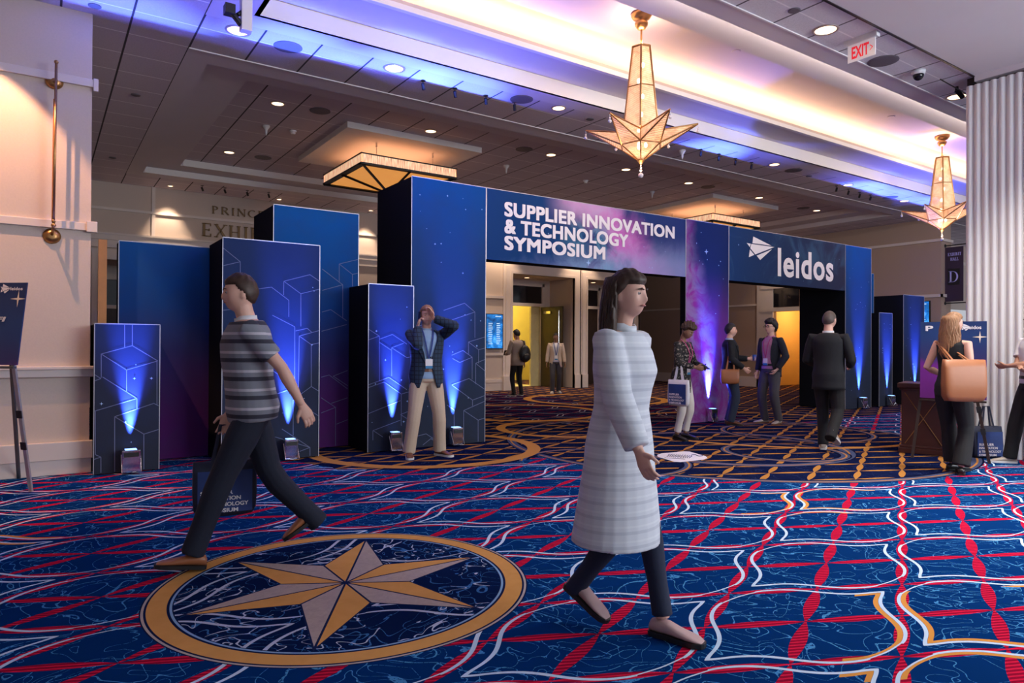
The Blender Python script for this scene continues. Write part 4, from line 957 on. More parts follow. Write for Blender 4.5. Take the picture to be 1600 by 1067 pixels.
# ---------------------------------------------------------------- screens
def screen(label, O, ax, w, h, seed=0):
    O = Vector(O); ax = Vector(ax).normalized(); az = Vector((0, 0, 1)); nn = ax.cross(az)
    t = thing('wall_screen', label, 'screen', O)
    b = MB(); f = lambda u, v, d: O+ax*u+az*v+nn*d
    b.prism([f(-.02, -.02, 0), f(w+.02, -.02, 0), f(w+.02, h+.02, 0), f(-.02, h+.02, 0)], nn*.05); obj('bezel', b, M['black'], t)
    q = NT('screen_picture', (.01, .02, .06), .2); n_ = q.noise(3.2, 5, .6, 1); c = q.ramp(n_, [(.3, (.004, .02, .08)), (.55, (.01, .13, .42)), (.75, (.10, .42, .80))]); q.color((c)); q.emit(c, 1.1)
    b = MB(); b.quad(f(0, 0, .052), f(w, 0, .052), f(w, h, .052), f(0, h, .052)); obj('display', b, q.mat, t, recalc=False)
    b = MB(); r = random.Random(seed)
    for cxn in (.12, .62):
        for k in range(12):
            v = h*(.12+.055*k); b.quad(f(w*cxn, v, .054), f(w*(cxn+r.uniform(.15, .28)), v, .054), f(w*(cxn+r.uniform(.15, .28)), v+h*.02, .054), f(w*cxn, v+h*.02, .054))
    b.quad(f(w*.55, h*.93, .054), f(w*.9, h*.93, .054), f(w*.9, h*.955, .054), f(w*.55, h*.955, .054))
    obj('screen_text', b, plain('screen_text', (.5, .7, .9), .4, emit=.5, ec=(.5, .75, 1), nscale=4), t, recalc=False)
tv0, tv1 = at(757, 545, Y=YB-.06), at(784, 494, Y=YB-.06)
screen('portrait blue display screen on the back wall left of the open exhibit door', (tv1.x-.56, YB-.055, tv0.z+.02), (1, 0, 0), .56, .98)
screen('small blue display on the right wall above the poster beside the pier', (XR-.06, 9.35, 1.45), (0, -1, 0), .65, 1.1, 3)
for k, (x, y, z) in enumerate(((12.55, 20.6, 1.35), (13.05, 20.9, 1.30))): screen(('left', 'right')[k]+' monitor in the yellow room beyond the open door', (x, y, z), (1, 0, 0), .42, .55, 4+k)
b = MB(); b.box(12.4, 13.9, 20.5, 21.1, .98, 1.02); [b.box(a, a+.04, c, c+.04, 0, .98) for a in (12.45, 13.82) for c in (20.55, 21.02)]; tag(obj('booth_table', b, M['dark_wood']), 'dark table carrying monitors in the yellow room', 'table')
b = MB(); b.box(13.35, 14.05, 21.2, 21.25, .5, 2.25); tag(obj('display_board', b, plain('cream_board', (.75, .66, .40), .6, nscale=3)), 'tall cream board against the yellow wall inside the room', 'board')

# ---------------------------------------------------------------- posters on easels
def poster_mat():
    q = NT('poster_print', (.05, .03, .2), .45); x, y, z = q.xyz(); n_ = q.noise(2.5, 4, .6, 1)
    g = q.m('ADD', z, q.m('MULTIPLY', n_, .25))
    c = q.ramp(q.m('DIVIDE', q.m('SUBTRACT', g, .9), 1.0), [(0, (.12, .01, .16)), (.33, (.16, .015, .24)), (.42, (.030, .030, .14)), (.7, (.012, .045, .17)), (1, (.012, .03, .12))])
    q.color(c); return q.mat
M['poster'] = poster_mat()
def easel_sign(label, A, B_, zb, zt, tilt, legs, texts, metal):
    """board between ground points A (left) and B_ (right) as seen from the front"""
    A, B_ = Vector(A), Vector(B_); ax = (B_-A).normalized(); w = (B_-A).length
    nn = ax.cross(Vector((0, 0, 1))).normalized()
    az = (Vector((0, 0, 1)) - nn*tilt).normalized(); O = A+Vector((0, 0, zb)); h = zt-zb
    t = thing('easel_poster', label, 'poster', A)
    b = MB(); b.prism([O, O+ax*w, O+ax*w+az*h, O+az*h], -nn*.012); obj('poster_board', b, M['poster'], t)
    for s, u0, u1, v0, v1, bo, sh in texts: place_text('lettering', s, u0*w, u1*w, v0*h, v1*h, t, M['white_print'], O, ax, az, bo, .003, shear=sh)
    b = MB(); c = O+ax*w*.9+az*h*.80+nn*.003; s1, s2 = .075, .02
    b.add([c]+[c+ax*math.cos(pi*i/4)*(s1 if i % 2 == 0 else s2*.6)+az*math.sin(pi*i/4)*(s1 if i % 2 == 0 else s2*.6) for i in range(8)], [(0, i+1, (i+1) % 8+1) for i in range(8)]); obj('star_print', b, plain('star_warm', (.9, .75, .6), .5, nscale=3), t, recalc=False)
    b = MB(); lo = O+ax*w*.62+az*h*.925+nn*.003; k = .10/287
    logo(b, lambda x_, y_: lo+ax*((x_-178)*k)+az*((252-y_)*k)); obj('logo_mark', b, M['white_print'], t, recalc=False)
    for k_, (p, q_) in enumerate(legs):
        b = MB(); p = Vector(p); q_ = Vector(q_); d = (q_-p); sd = d.cross(nn).normalized()*.016; 
        b.prism([p-sd, p+sd, p+sd-nn*.02, p-sd-nn*.02], d); l = obj('leg', b, metal[k_ % len(metal)], t)
        if k_ == 1:
            for f_ in (.35, .60): c_ = MB(); cc = p+d*f_; c_.prism([cc-sd*1.5, cc+sd*1.5, cc+sd*1.5+nn*.012, cc-sd*1.5+nn*.012], d.normalized()*.07); obj('clamp', c_, M['black'], l)
    b = MB(); b.prism([O-az*.03, O+ax*w-az*.03, O+ax*w-az*.01, O-az*.01], nn*.04); obj('ledge', b, metal[0], t)
    return t
ala = plain('easel_aluminium', (.62, .60, .58), .3, .6, nscale=10); dgr = plain('easel_dark', (.10, .10, .11), .4, .4, nscale=10)
A = Vector((-.66, 7.62, 0)); B_ = Vector((-.17, 7.20, 0))
easel_sign('purple poster on an aluminium easel at the left edge, ending in the word WI-FI', A, B_, 1.14, 1.86, .14,
           [(B_+Vector((-.05, .2, 1.15)), gnd(28, 748)), (B_+Vector((-.03, .05, 1.14)), gnd(47, 768)), (A+Vector((.1, .1, 1.14)), A+Vector((-.1, -.2, 0)))],
           [('leidos', .77, .95, .905, .945, .02, 0), ('YOU', .28, .60, .62, .68, .04, .15), ('WI-FI', .28, .76, .52, .58, .04, .15), ('CS', .45, .60, .28, .315, .03, 0)], [dgr, ala])
A = Vector((8.80, 4.05, 0)); B_ = Vector((9.02, 3.42, 0))
easel_sign('purple poster on a dark easel behind the woman with the tan bag', A, B_, .72, 1.64, .05,
           [(A+Vector((.1, 0, 1.0)), gnd(1425, 715)), (B_+Vector((-.12, .1, 1.0)), gnd(1546, 725))],
           [('P', .08, .20, .88, .95, .04, 0), ('leidos', .72, .92, .90, .945, .02, 0), ], [M['dark_wood'], M['dark_wood']])

# wooden cabinet behind the easel
t = thing('wooden_podium', 'dark reddish wooden podium cabinet behind the easel on the right', 'podium', (9.3, 4.3, 0))
mah = plain('mahogany', (.060, .018, .014), .3, nscale=6, namt=.35)
Mx = Matrix.Translation((9.34, 4.22, 0)) @ Matrix.Rotation(rad(18), 4, 'Z')
b = MB(); b.box(-.30, .26, -.24, .24, .06, .82, M=Mx); obj('body', b, mah, t, bevel=.004)
b = MB(); b.box(-.34, .30, -.28, .28, .82, .88, M=Mx); b.box(-.32, .28, -.26, .26, .79, .82, M=Mx); obj('top', b, mah, t, bevel=.008)
b = MB(); b.box(-.33, .29, -.27, .27, 0, .07, M=Mx); b.box(-.32, .28, -.26, .26, .07, .10, M=Mx); obj('plinth', b, mah, t, bevel=.008)
b = MB()
for s0, s1 in (((-.25, .12), (.21, .76)), ((.21, .12), (-.25, .76))): b.tube([Mx @ Vector((s0[0], -.246, s0[1])), Mx @ Vector((s1[0], -.246, s1[1]))], .005, 5)
for s0, s1 in (((-.20, .12), (.20, .76)), ((.20, .12), (-.20, .76))): b.tube([Mx @ Vector((-.306, s0[0], s0[1])), Mx @ Vector((-.306, s1[0], s1[1]))], .005, 5)
obj('brass_inlay', b, M['brass'], t)

# floor decal
t = None
c0 = gnd(1066, 713.5); uu = (gnd(1106, 716)-gnd(1028, 711)); L = uu.length; ux = uu.normalized(); uy = Vector((-ux.y, ux.x, 0))
hgt = (gnd(1068, 705)-gnd(1067, 722)).length
b = MB(); pts = []
for (a, c) in ((-.5, -.03), (-.46, -.16), (-.06, -.5), (.06, -.5), (.44, -.16), (.5, 0), (.44, .16), (.06, .5), (-.06, .5), (-.46, .16), (-.5, .03)): pts.append(c0+ux*a*L+uy*c*hgt+Vector((0, 0, .002)))
b.prism(pts, (0, 0, .002)); dc = obj('floor_decal', b, M['white_print']); tag(dc, 'white elongated hexagonal sticker with dark script on the carpet', 'floor sticker')
ink = plain('decal_ink', (.05, .06, .14), .5, nscale=4)
b = MB(); r = random.Random(3)
for k in range(11):
    a = -.28+.045*k; P = [c0+ux*(a+.012*math.sin(j*1.3+k))*L+uy*(-.13+.05*j)*hgt+Vector((0, 0, .006)) for j in range(6)]; b.tube(P, .0045, 4)
b.tube([c0+ux*L*(.16+.02*j)+uy*hgt*(.16+.05*math.sin(j*.6))+Vector((0, 0, .006)) for j in range(12)], .006, 4)
b.tube([c0+ux*L*(-.3+.05*j)+uy*hgt*(-.24)+Vector((0, 0, .006)) for j in range(9)], .003, 4)
o = obj('script_print', b, ink, dc)
# ================================================================ people
def remeshed(name, mb, voxel, smooth=2, factor=.5):
    me = mb.mesh(name+'_src', []); o = D.objects.new(name+'_src', me); COL.objects.link(o)
    r = o.modifiers.new('r', 'REMESH'); r.mode = 'VOXEL'; r.voxel_size = voxel; r.use_smooth_shade = True
    if smooth: s_ = o.modifiers.new('s', 'SMOOTH'); s_.factor = factor; s_.iterations = smooth
    dg = bpy.context.evaluated_depsgraph_get(); dg.update()
    out = D.meshes.new_from_object(o.evaluated_get(dg)); D.objects.remove(o); D.meshes.remove(me)
    out.name = name
    for p in out.polygons: p.use_smooth = True
    return out
def join_mesh(name, ms):
    import bmesh
    bm = bmesh.new()
    for q in ms: bm.from_mesh(q)
    out = D.meshes.new(name); bm.to_mesh(out); bm.free()
    for p in out.polygons: p.use_smooth = True
    return out
SKIN = {'light': plain('skin_light', (.72, .42, .32), .5, nscale=30, namt=.06), 'tan': plain('skin_tan', (.50, .26, .17), .5, nscale=30, namt=.06), 'brown': plain('skin_brown', (.27, .14, .085), .5, nscale=30, namt=.06)}
def cloth(name, c, rough=.85, ns=70, namt=.15): return plain(name, c, rough, nscale=ns, namt=namt, bump=.15)
def ik(a, b, l1, l2, pole):
    d = b-a; L = min(d.length, (l1+l2)*.999); d.normalize(); b = a+d*L
    x = (l1*l1-l2*l2+L*L)/(2*L); h = math.sqrt(max(1e-6, l1*l1-x*x))
    n = pole-d*pole.dot(d); n.normalize()
    return a+d*x+n*h, b
def lerp(a, b, t): return a+(b-a)*t
def gs(d, c, s):
    c = Vector(c).normalized(); return math.exp(-((d-c).length_squared)/(2*s*s))
def head_fn(sx=1.0):
    def fn(d, p):
        x, y, z = p
        if d.z < 0:
            s_ = 1-.30*d.z*d.z; x *= s_
            if d.y > 0: y *= (1-.42*abs(d.z))
            else: y *= (1-.10*abs(d.z))
        p = Vector((x, y, z))
        p += Vector((0, -.011, -.004))*gs(d, (0, -.72, -.69), .22)
        p.y -= .021*gs(d, (0, -1, -.17), .10); p.y -= .009*gs(d, (0, -1, .05), .10)
        for sg in (-1, 1):
            p.y += .011*gs(d, (sg*.34, -.92, .06), .13); p.y -= .005*gs(d, (sg*.28, -.9, .26), .15); p.x += sg*.004*gs(d, (sg*.62, -.72, -.22), .2)
        p.y -= .007*gs(d, (0, -.95, -.42), .13)
        return p
    return fn
def person(label, foot, turn, H=1.75, skin='light', sex='m', lean=0, head=(0, 0), hands=None, elbows=None, feet=None, knees=None,
           hair=None, top=None, jacket=None, trousers=None, shoes=None, extras=None, group=None, voxel=.009, curl=(.5, .5), bulk=1.0, handdir=(None, None), pitchfoot=(0, 0), toes=(None, None)):
    k = H/1.75; base = Vector((foot[0], foot[1], 0)); tc = Vector((-base.x, -base.y, 0)).normalized(); rt = Vector((-tc.y, tc.x, 0))  # image right
    rt = Vector((-tc.y, tc.x, 0)); 
    if rt.dot(RT) < 0: rt = -rt
    f = tc*math.cos(rad(turn))+rt*math.sin(rad(turn)); rz = math.atan2(f.x, -f.y)
    T = thing('person', label, 'person', base, group, local=True, rz=rz)
    V = Vector; fem = sex == 'f'
    piv = V((0, 0, .95))*k; RL = Matrix.Rotation(rad(lean), 3, 'X')
    def tf(p): return piv+RL @ (V(p)*k-piv)
    sw = (.155 if fem else .182)*bulk
    # ---- skeleton
    sh = {s: tf((s*sw, .005, 1.408)) for s in (-1, 1)}; hip = {s: V((s*.088, 0, .90))*k for s in (-1, 1)}
    hands = hands or {}; elbows = elbows or {}; feet = feet or {}; knees = knees or {}
    wr, el, an, kn = {}, {}, {}, {}
    for s in (-1, 1):
        tgt = V(hands.get(s, (s*.27, -.05, .83)))*k; pole = V(elbows.get(s, (s*.35, .9, -.2)))
        el[s], wr[s] = ik(sh[s], tgt, .285*k, .255*k, pole)
        ft = V(feet.get(s, (s*.11, .0, .085)))*k
        kn[s], an[s] = ik(hip[s], ft, .425*k, .412*k, V(knees.get(s, (s*.12, -1, 0))))
    B = lambda v: v*k
    rings = [(.86, .150, .105, .0), (.94, .166, .118, .004), (1.02, .150, .108, 0), (1.12, .145, .104, -.004), (1.24, .160, .112, -.004), (1.34, .170, .112, 0), (1.40, .165, .098, .006), (1.44, .125, .078, .01), (1.47, .075, .060, .012)]
    if fem: rings = [(.86, .155, .110, .0), (.94, .168, .120, .006), (1.02, .140, .100, 0), (1.10, .122, .088, 0), (1.20, .132, .100, -.008), (1.28, .145, .118, -.014), (1.36, .145, .098, 0), (1.40, .138, .085, .006), (1.44, .100, .068, .01), (1.47, .058, .050, .012)]
    def tor(z):
        for a, b_ in zip(rings[:-1], rings[1:]):
            if a[0] <= z <= b_[0]:
                t = (z-a[0])/(b_[0]-a[0]); return [lerp(a[i], b_[i], t) for i in (1, 2, 3)]
        return list((rings[0] if z < rings[0][0] else rings[-1])[1:])
    def torso(bb, zs, d, n=20, cap=True, flare=0):
        vs = []
        for z in zs:
            rx, ry, y0 = tor(z); rx, ry = rx*bulk+d, ry*bulk+d
            if z < .94: rx += flare*(.94-z); ry += flare*(.94-z)
            for j in range(n):
                w = 2*pi*j/n; vs.append(tf((rx*math.cos(w), y0+ry*math.sin(w), z)))
        L = len(zs); fs = [(i*n+j, i*n+(j+1) % n, (i+1)*n+(j+1) % n, (i+1)*n+j) for i in range(L-1) for j in range(n)]
        if cap: fs += [tuple(reversed(range(n))), tuple((L-1)*n+j for j in range(n))]
        bb.add(vs, fs)
    # ---- head
    hp, hy = head; RH = Matrix.Rotation(rad(lean*.6+hp), 3, 'X'); RH = Matrix.Rotation(rad(hy), 3, 'Z') @ RH
    nb = tf((0, .012, 1.47)); hc = nb + (RL @ (RH @ V((0, -.022, .045))) if False else V((0, 0, 0)))
    nt = nb + (RL @ V((0, -.012, .06))*k); hc = nt + RH @ V((0, -.014, .098))*k
    hs = k*(.97 if fem else 1.0)
    def HM(p): return hc + RH @ (V(p)*hs)
    body = MB(); torso(body, [r_[0] for r_ in rings], -.004)
    body.tube([tf((0, .012, 1.42)), nb, nt, HM((0, .012, -.05))], [B(.062), B(.056 if not fem else .048), B(.054 if not fem else .045), B(.05)], 14)
    body.ball((0, 0, 0), .0735, .094, .115, 36, 26, fn=head_fn())
    # move head verts
    nh = len(body.v); cnt = 2+36*25
    for i in range(nh-cnt, nh): body.v[i] = tuple(HM(body.v[i]))
    for s in (-1, 1):
        hb = MB(); hb.ball((0, 0, 0), .010, .018, .030, 10, 8)
        body.add([HM(Matrix.Rotation(s*rad(-18), 3, 'Z') @ V(v)+V((s*.073, .008, -.006))) for v in hb.v], hb.f)
        body.tube([lerp(sh[s], tf((0, 0, 1.38)), .35), sh[s], lerp(sh[s], el[s], .35), el[s], lerp(el[s], wr[s], .3), lerp(el[s], wr[s], .8), wr[s]], [B(.055), B(.052), B(.045), B(.036), B(.039), B(.027), B(.024)], 12)
        body.tube([hip[s]+V((0, 0, .04))*k, hip[s], lerp(hip[s], kn[s], .4), kn[s], lerp(kn[s], an[s], .3), lerp(kn[s], an[s], .85), an[s]], [B(.082), B(.084), B(.072), B(.052), B(.053), B(.034), B(.034)], 12)
    bm_ = remeshed('body', body, voxel, 1)
    # ---- hands
    hm = MB()
    for s in (-1, 1):
        d = (wr[s]-el[s]).normalized(); hd = handdir[0 if s < 0 else 1]
        if hd is not None: d = V(hd).normalized()
        n_ = V((-s, -.35, 0)); n_ = (n_-d*n_.dot(d)).normalized()      # palm normal towards the body
        sd = d.cross(n_).normalized()
        if sd.dot(V((0, -1, .3))) < 0: sd = -sd                            # thumb side, forward
        P = wr[s]; c = curl[0 if s < 0 else 1]
        hm.tube([P-d*B(.015), P+d*B(.02), P+d*B(.055), P+d*B(.085)], [(B(.024), B(.019)), (B(.031), B(.016)), (B(.040), B(.015)), (B(.038), B(.012))], 12, ref=sd)
        for i, (o_, ln) in enumerate(((.029, .066), (.010, .074), (-.010, .070), (-.028, .055))):
            q0 = P+d*B(.080)+sd*B(o_); pts = [q0]; a = c*.45
            for j, fl in enumerate((.42, .32, .26)):
                pts.append(pts[-1]+(d*math.cos(a)+n_*math.sin(a)+sd*o_*1.2)*B(ln*fl)); a += c*.9
            hm.tube(pts, [B(.0088), B(.0085), B(.0078), B(.0055)], 8)
        q0 = P+d*B(.025)+sd*B(.026); pts = [q0, q0+(d*.6+sd*.75+n_*.15).normalized()*B(.035), q0+(d*.6+sd*.75+n_*.15).normalized()*B(.035)+(d*.9+sd*.25+n_*.45).normalized()*B(.042)]
        hm.tube(pts, [B(.013), B(.0105), B(.007)], 8)
    hm_ = remeshed('hands', hm, .0045 if voxel < .01 else .007, 1)
    bo = obj('body', join_mesh('body', [bm_, hm_]), SKIN[skin] if isinstance(skin, str) else skin, T, recalc=False)
    bo.data.materials.clear(); bo.data.materials.append(SKIN[skin])
    # ---- face details
    for s in (-1, 1):
        e = MB(); e.ball(HM((s*.030, -.0745, .010)), .0098*hs, nu=12, nv=8); eo = obj('eye', e, SKEYE, T, smooth=True)
        e = MB(); dv = (RH @ V((0, -1, 0))); e.ball(HM((s*.030, -.0745, .010))+dv*.0070*hs, .0050*hs, nu=10, nv=6); obj('iris', e, M['black'], eo, smooth=True)
        e = MB(); e.tube([HM((s*.014, -.096, .028)), HM((s*.030, -.093, .034)), HM((s*.048, -.080, .029))], [.003, .0042, .0025], 6); obj('eyebrow', e, hair['mat'] if hair else M['black'], T)
    e = MB(); e.tube([HM((-.022, -.084, -.050)), HM((-.010, -.0915, -.0475)), HM((0, -.093, -.049)), HM((.010, -.0915, -.0475)), HM((.022, -.084, -.050))], [.0022, .0045, .005, .0045, .0022], 8); obj('mouth', e, LIPS, T, smooth=True)
    # ---- hair
    if hair:
        hb = MB(); th, kind = hair.get('t', .014), hair.get('kind', 'short'); base_fn = head_fn(); rr = random.Random(hair.get('seed', 1))
        def hfn(d, p):
            p = base_fn(d, p)
            line = .42 if d.y < -.35 else (.42-(d.y+.35)*1.15 if d.y < .35 else -.385-(d.y-.35)*.45)       # hairline height by direction
            line = max(line, hair.get('low', -.62))
            a = max(0., min(1., (d.z-line)/.16)); a = a*a*(3-2*a)
            bald = hair.get('recede', 0)
            if bald and d.y < -.1: a *= max(0, min(1, (d.z-line-bald*(1-abs(d.x)*.8))/.15))
            w = 1+.35*math.sin(d.x*17+d.z*9+rr.random()*.2)*math.sin(d.y*15+d.x*7)*hair.get('lump', .6)
            top = 1+hair.get('top', .3)*max(0, d.z)
            return p + d*(-.008 + (th*w*top+.008)*a)
        hb.ball((0, 0, 0), .0735, .094, .115, 48, 34, fn=hfn)
        hb.v = [tuple(HM(v)) for v in hb.v]
        ho = obj('hair', hb, hair['mat'], T, smooth=True)
        if kind == 'long':
            st = MB(); n = 90
            for i in range(n):
                a = pi*(.02+.96*i/(n-1)); sx_ = math.cos(a); sy = math.sin(a)
                for layer in range(2):
                    r0_ = .074+.012*layer; ph = rr.uniform(0, 6); ln = rr.uniform(.30, .42)-.06*abs(sx_)
                    P = []
                    for j in range(9):
                        t = j/8; z = .085-.16*min(1, t*1.6) if t < .3 else None
                        zz = .09-t*ln*1.22; rad_ = r0_+.022*math.sin(min(1, t*1.5)*pi/2)-.012*t
                        off = .022*math.sin(ph+t*11)*t
                        P.append(HM((sx_*(rad_*(1 if t > .12 else .75))+off, .012+sy*(rad_+.018+.012*t)+off*.5, zz)))
                    st.tube(P, [(.010, .007)]*3+[(.013, .008)]*3+[(.011, .007), (.008, .005), (.002, .002)], 6)
            so_ = obj('loose_strands', st, hair['mat'], ho, smooth=True)
    # ---- trousers
    if trousers:
        tb = MB(); torso(tb, [trousers.get('waist', 1.03), .98, .92, .87], .010); tb.v = tb.v
        hem = trousers.get('hem', .055); wd = trousers.get('w', .022); fl = trousers.get('flare', .030)
        for s in (-1, 1):
            d_ = (an[s]-kn[s]); e_ = kn[s]+d_*((1.0-(hem-.085)/.41*1.0) if hem > .085 else 1+( .085-hem)/.41*.9)
            tb.tube([hip[s]+V((0, 0, .06))*k, hip[s], lerp(hip[s], kn[s], .35), lerp(hip[s], kn[s], .9), lerp(kn[s], an[s], .15), lerp(kn[s], e_, .6), e_],
                    [B(.088), B(.088+wd*.4), B(.074+wd), B(.055+wd), B(.054+wd), B(.040+fl), B(.042+fl)], 14)
        tb.ball(V((0, .01, .88))*k, B(.13), B(.095), B(.09))
        o = obj('trousers', remeshed('trousers', tb, .010, 2), trousers['mat'], T, recalc=False); o.data.materials.clear(); o.data.materials.append(trousers['mat'])
        if trousers.get('belt'):
            bl = MB(); vs_ = []; n = 28
            for zz in (.985, 1.02):
                for ii, dd in enumerate((.016, .022)):
                    rx, ry, y0 = tor(zz)
                    for j in range(n): w = 2*pi*j/n; vs_.append(tf(((rx*bulk+dd)*math.cos(w), y0+(ry*bulk+dd)*math.sin(w), zz)))
            fs = []
            for j in range(n):
                a, c = j, (j+1) % n; fs += [(a, c, 2*n+c, 2*n+a), (n+a, 3*n+a, 3*n+c, n+c), (a, n+a, n+c, c), (2*n+a, 2*n+c, 3*n+c, 3*n+a)]
            bl.add(vs_, fs); obj('belt', bl, trousers['belt'], T)
    # ---- shoes
    if shoes:
        for s in (-1, 1):
            A_ = an[s]; to = toes[0 if s < 0 else 1]; fd = V(to).normalized() if to else V((s*.22, -1, 0)).normalized(); fd.z = 0; fd.normalize(); sdv = V((-fd.y, fd.x, 0))
            pf = rad(pitchfoot[0 if s < 0 else 1]); gz = A_.z-B(.085)
            prof = [(-.065, .020, .055), (-.055, .032, .075), (-.02, .036, .085), (.03, .036, .080), (.08, .041, .062), (.13, .045, .048), (.17, .040, .038), (.195, .025, .028), (.203, .008, .015)]
            toe = A_+fd*B(.16); toe.z = gz
            def PT(x, y, z):
                p = A_+fd*B(x)+sdv*B(y); p.z = gz+B(z)
                if pf: q_ = p-toe; al = q_.dot(fd); ve = q_.z; lat = q_-fd*al-V((0, 0, ve)); p = toe+lat+fd*(al*math.cos(pf)+ve*math.sin(pf))+V((0, 0, -al*math.sin(pf)+ve*math.cos(pf)))
                return p
            sb = MB(); sl = MB(); n = 12; vs_ = []; v2 = []
            for x_, w_, h_ in prof:
                for j in range(n):
                    a = 2*pi*j/n; ca, sa = math.cos(a), math.sin(a); vs_.append(PT(x_, w_*(abs(ca)**.8)*(1 if ca > 0 else -1), .018+(h_-.018)*(.5+.5*sa if sa > 0 else .5+.5*max(sa, -1))))
                for y_, z_ in ((-1, 0), (1, 0), (1, .022), (-1, .022)): v2.append(PT(x_+(.006 if x_ > .1 else -.003 if x_ < 0 else 0), y_*(w_+.004), z_))
            L = len(prof); fs = [(i*n+j, i*n+(j+1) % n, (i+1)*n+(j+1) % n, (i+1)*n+j) for i in range(L-1) for j in range(n)]+[tuple(range(n)), tuple((L-1)*n+j for j in range(n))]
            sb.add(vs_, fs); f2 = [(i*4+j, i*4+(j+1) % 4, (i+1)*4+(j+1) % 4, (i+1)*4+j) for i in range(L-1) for j in range(4)]+[(0, 1, 2, 3), tuple((L-1)*4+j for j in range(4))]
            sl.add(v2, f2)
            so = obj('shoe', sb, shoes['mat'], T, smooth=True); obj('sole', sl, shoes.get('sole', M['black']), so)
    # ---- tops
    def sleeves(bb, d, upto=1.0, cuff=.0):
        for s in (-1, 1):
            pts = [lerp(sh[s], tf((0, 0, 1.36)), .42), sh[s]+V((0, 0, .004)), lerp(sh[s], el[s], .35), lerp(sh[s], el[s], .92)]; rs_ = [B(.052+d*.6), B(.049+d*.8), B(.046+d), B(.040+d)]
            if upto > .5:
                bb.ball(el[s], B(.042+d), nu=12, nv=8); pts += [lerp(el[s], wr[s], .12), lerp(el[s], wr[s], .5), lerp(el[s], wr[s], upto*.97)]; rs_ += [B(.041+d), B(.036+d), B(.030+d)]
            else: pts[3] = lerp(sh[s], el[s], max(.45, upto*1.8)); rs_[3] = B(.046+d)
            bb.tube(pts, rs_, 14)
    if top:
        tb = MB(); hem = top.get('hem', .90); d = top.get('d', .012); fl = top.get('flare', 0)
        zs = [hem+i*(1.455-hem)/11 for i in range(12)] if hem < .86 else [hem, .94, 1.02, 1.12, 1.24, 1.34, 1.40, 1.44, 1.462]
        torso(tb, zs, d, 24, True, fl)
        if top.get('sleeve', 0): sleeves(tb, top.get('sd', .010), top['sleeve'])
        else:
            for s in (-1, 1): tb.ball(lerp(sh[s], tf((0, 0, 1.36)), .30), B(.062+d*.5), B(.062), B(.055))
        o = obj('shirt' if not top.get('name') else top['name'], remeshed('shirt', tb, .010, 2), top['mat'], T, recalc=False); o.data.materials.clear(); o.data.materials.append(top['mat'])
        if top.get('collar'):
            cb = MB(); n = 20; 
            for (z0_, r0_, z1_, r1_) in ((1.455, .068, 1.495, .066),):
                vs_ = []
                for z_, r_ in ((z0_, r0_), (z1_, r1_), (z1_, r1_-.006), (z0_, r0_-.006)):
                    for j in range(n): w = 2*pi*j/n; vs_.append(tf((r_*math.cos(w), .010+r_*.95*math.sin(w)-.006*(1 if math.sin(w) < -.7 else 0), z_-(.012 if math.sin(w) < -.8 else 0))))
                cb.add(vs_, [(i*n+j, i*n+(j+1) % n, ((i+1) % 4)*n+(j+1) % n, ((i+1) % 4)*n+j) for i in range(4) for j in range(n)])
            obj('collar', cb, top['collar'], T, smooth=True)
    if jacket:
        jb = MB(); hem = jacket.get('hem', .78); d = jacket.get('d', .026); th = .010; N = 40
        opn = jacket.get('open', [(.78, .9), (.95, .35), (1.05, .10), (1.15, .16), (1.30, .42), (1.44, .62)])
        def ph(z):
            if z <= opn[0][0]: return opn[0][1]
            for a, b_ in zip(opn[:-1], opn[1:]):
                if a[0] <= z <= b_[0]: return lerp(a[1], b_[1], (z-a[0])/(b_[0]-a[0]))
            return opn[-1][1]
        zs = [hem+i*(1.468-hem)/17 for i in range(18)]; vo, vi = [], []
        for z in zs:
            rx, ry, y0 = tor(max(z, .86)); dd = d if z < 1.40 else d*max(.35, (1.52-z)/.12)
            if z > 1.38: rx += .004
            if z < .94: dd += .10*(.94-z)
            a0, a1 = ph(z), 2*pi-ph(z)
            for arr, e_ in ((vo, dd), (vi, dd-th)):
                for j in range(N+1):
                    w = a0+(a1-a0)*j/N; edge = .006*math.exp(-min(j, N-j)/1.5)
                    arr.append(tf(((rx*bulk+e_+edge)*math.sin(w), y0-(ry*bulk+e_+edge)*math.cos(w), z)))
        n = N+1; vs_ = vo+vi; o_ = len(vo); L = len(zs); fs = []
        for i in range(L-1):
            for j in range(N):
                a, b_, c, e_ = i*n+j, i*n+j+1, (i+1)*n+j+1, (i+1)*n+j; fs += [(a, b_, c, e_), (o_+a, o_+e_, o_+c, o_+b_)]
            fs += [(i*n, (i+1)*n, o_+(i+1)*n, o_+i*n), (i*n+N, o_+i*n+N, o_+(i+1)*n+N, (i+1)*n+N)]
        for j in range(N): fs += [(j, o_+j, o_+j+1, j+1), ((L-1)*n+j, (L-1)*n+j+1, o_+(L-1)*n+j+1, o_+(L-1)*n+j)]
        jb.add(vs_, fs)
        sb = MB(); sleeves(sb, jacket.get('sd', .020), jacket.get('sleeve', .94))
        jm = join_mesh('jacket', [jb.mesh('a', []), remeshed('sl', sb, .010, 2)])
        o = obj('jacket', jm, jacket['mat'], T, recalc=False); o.data.materials.clear(); o.data.materials.append(jacket['mat'])
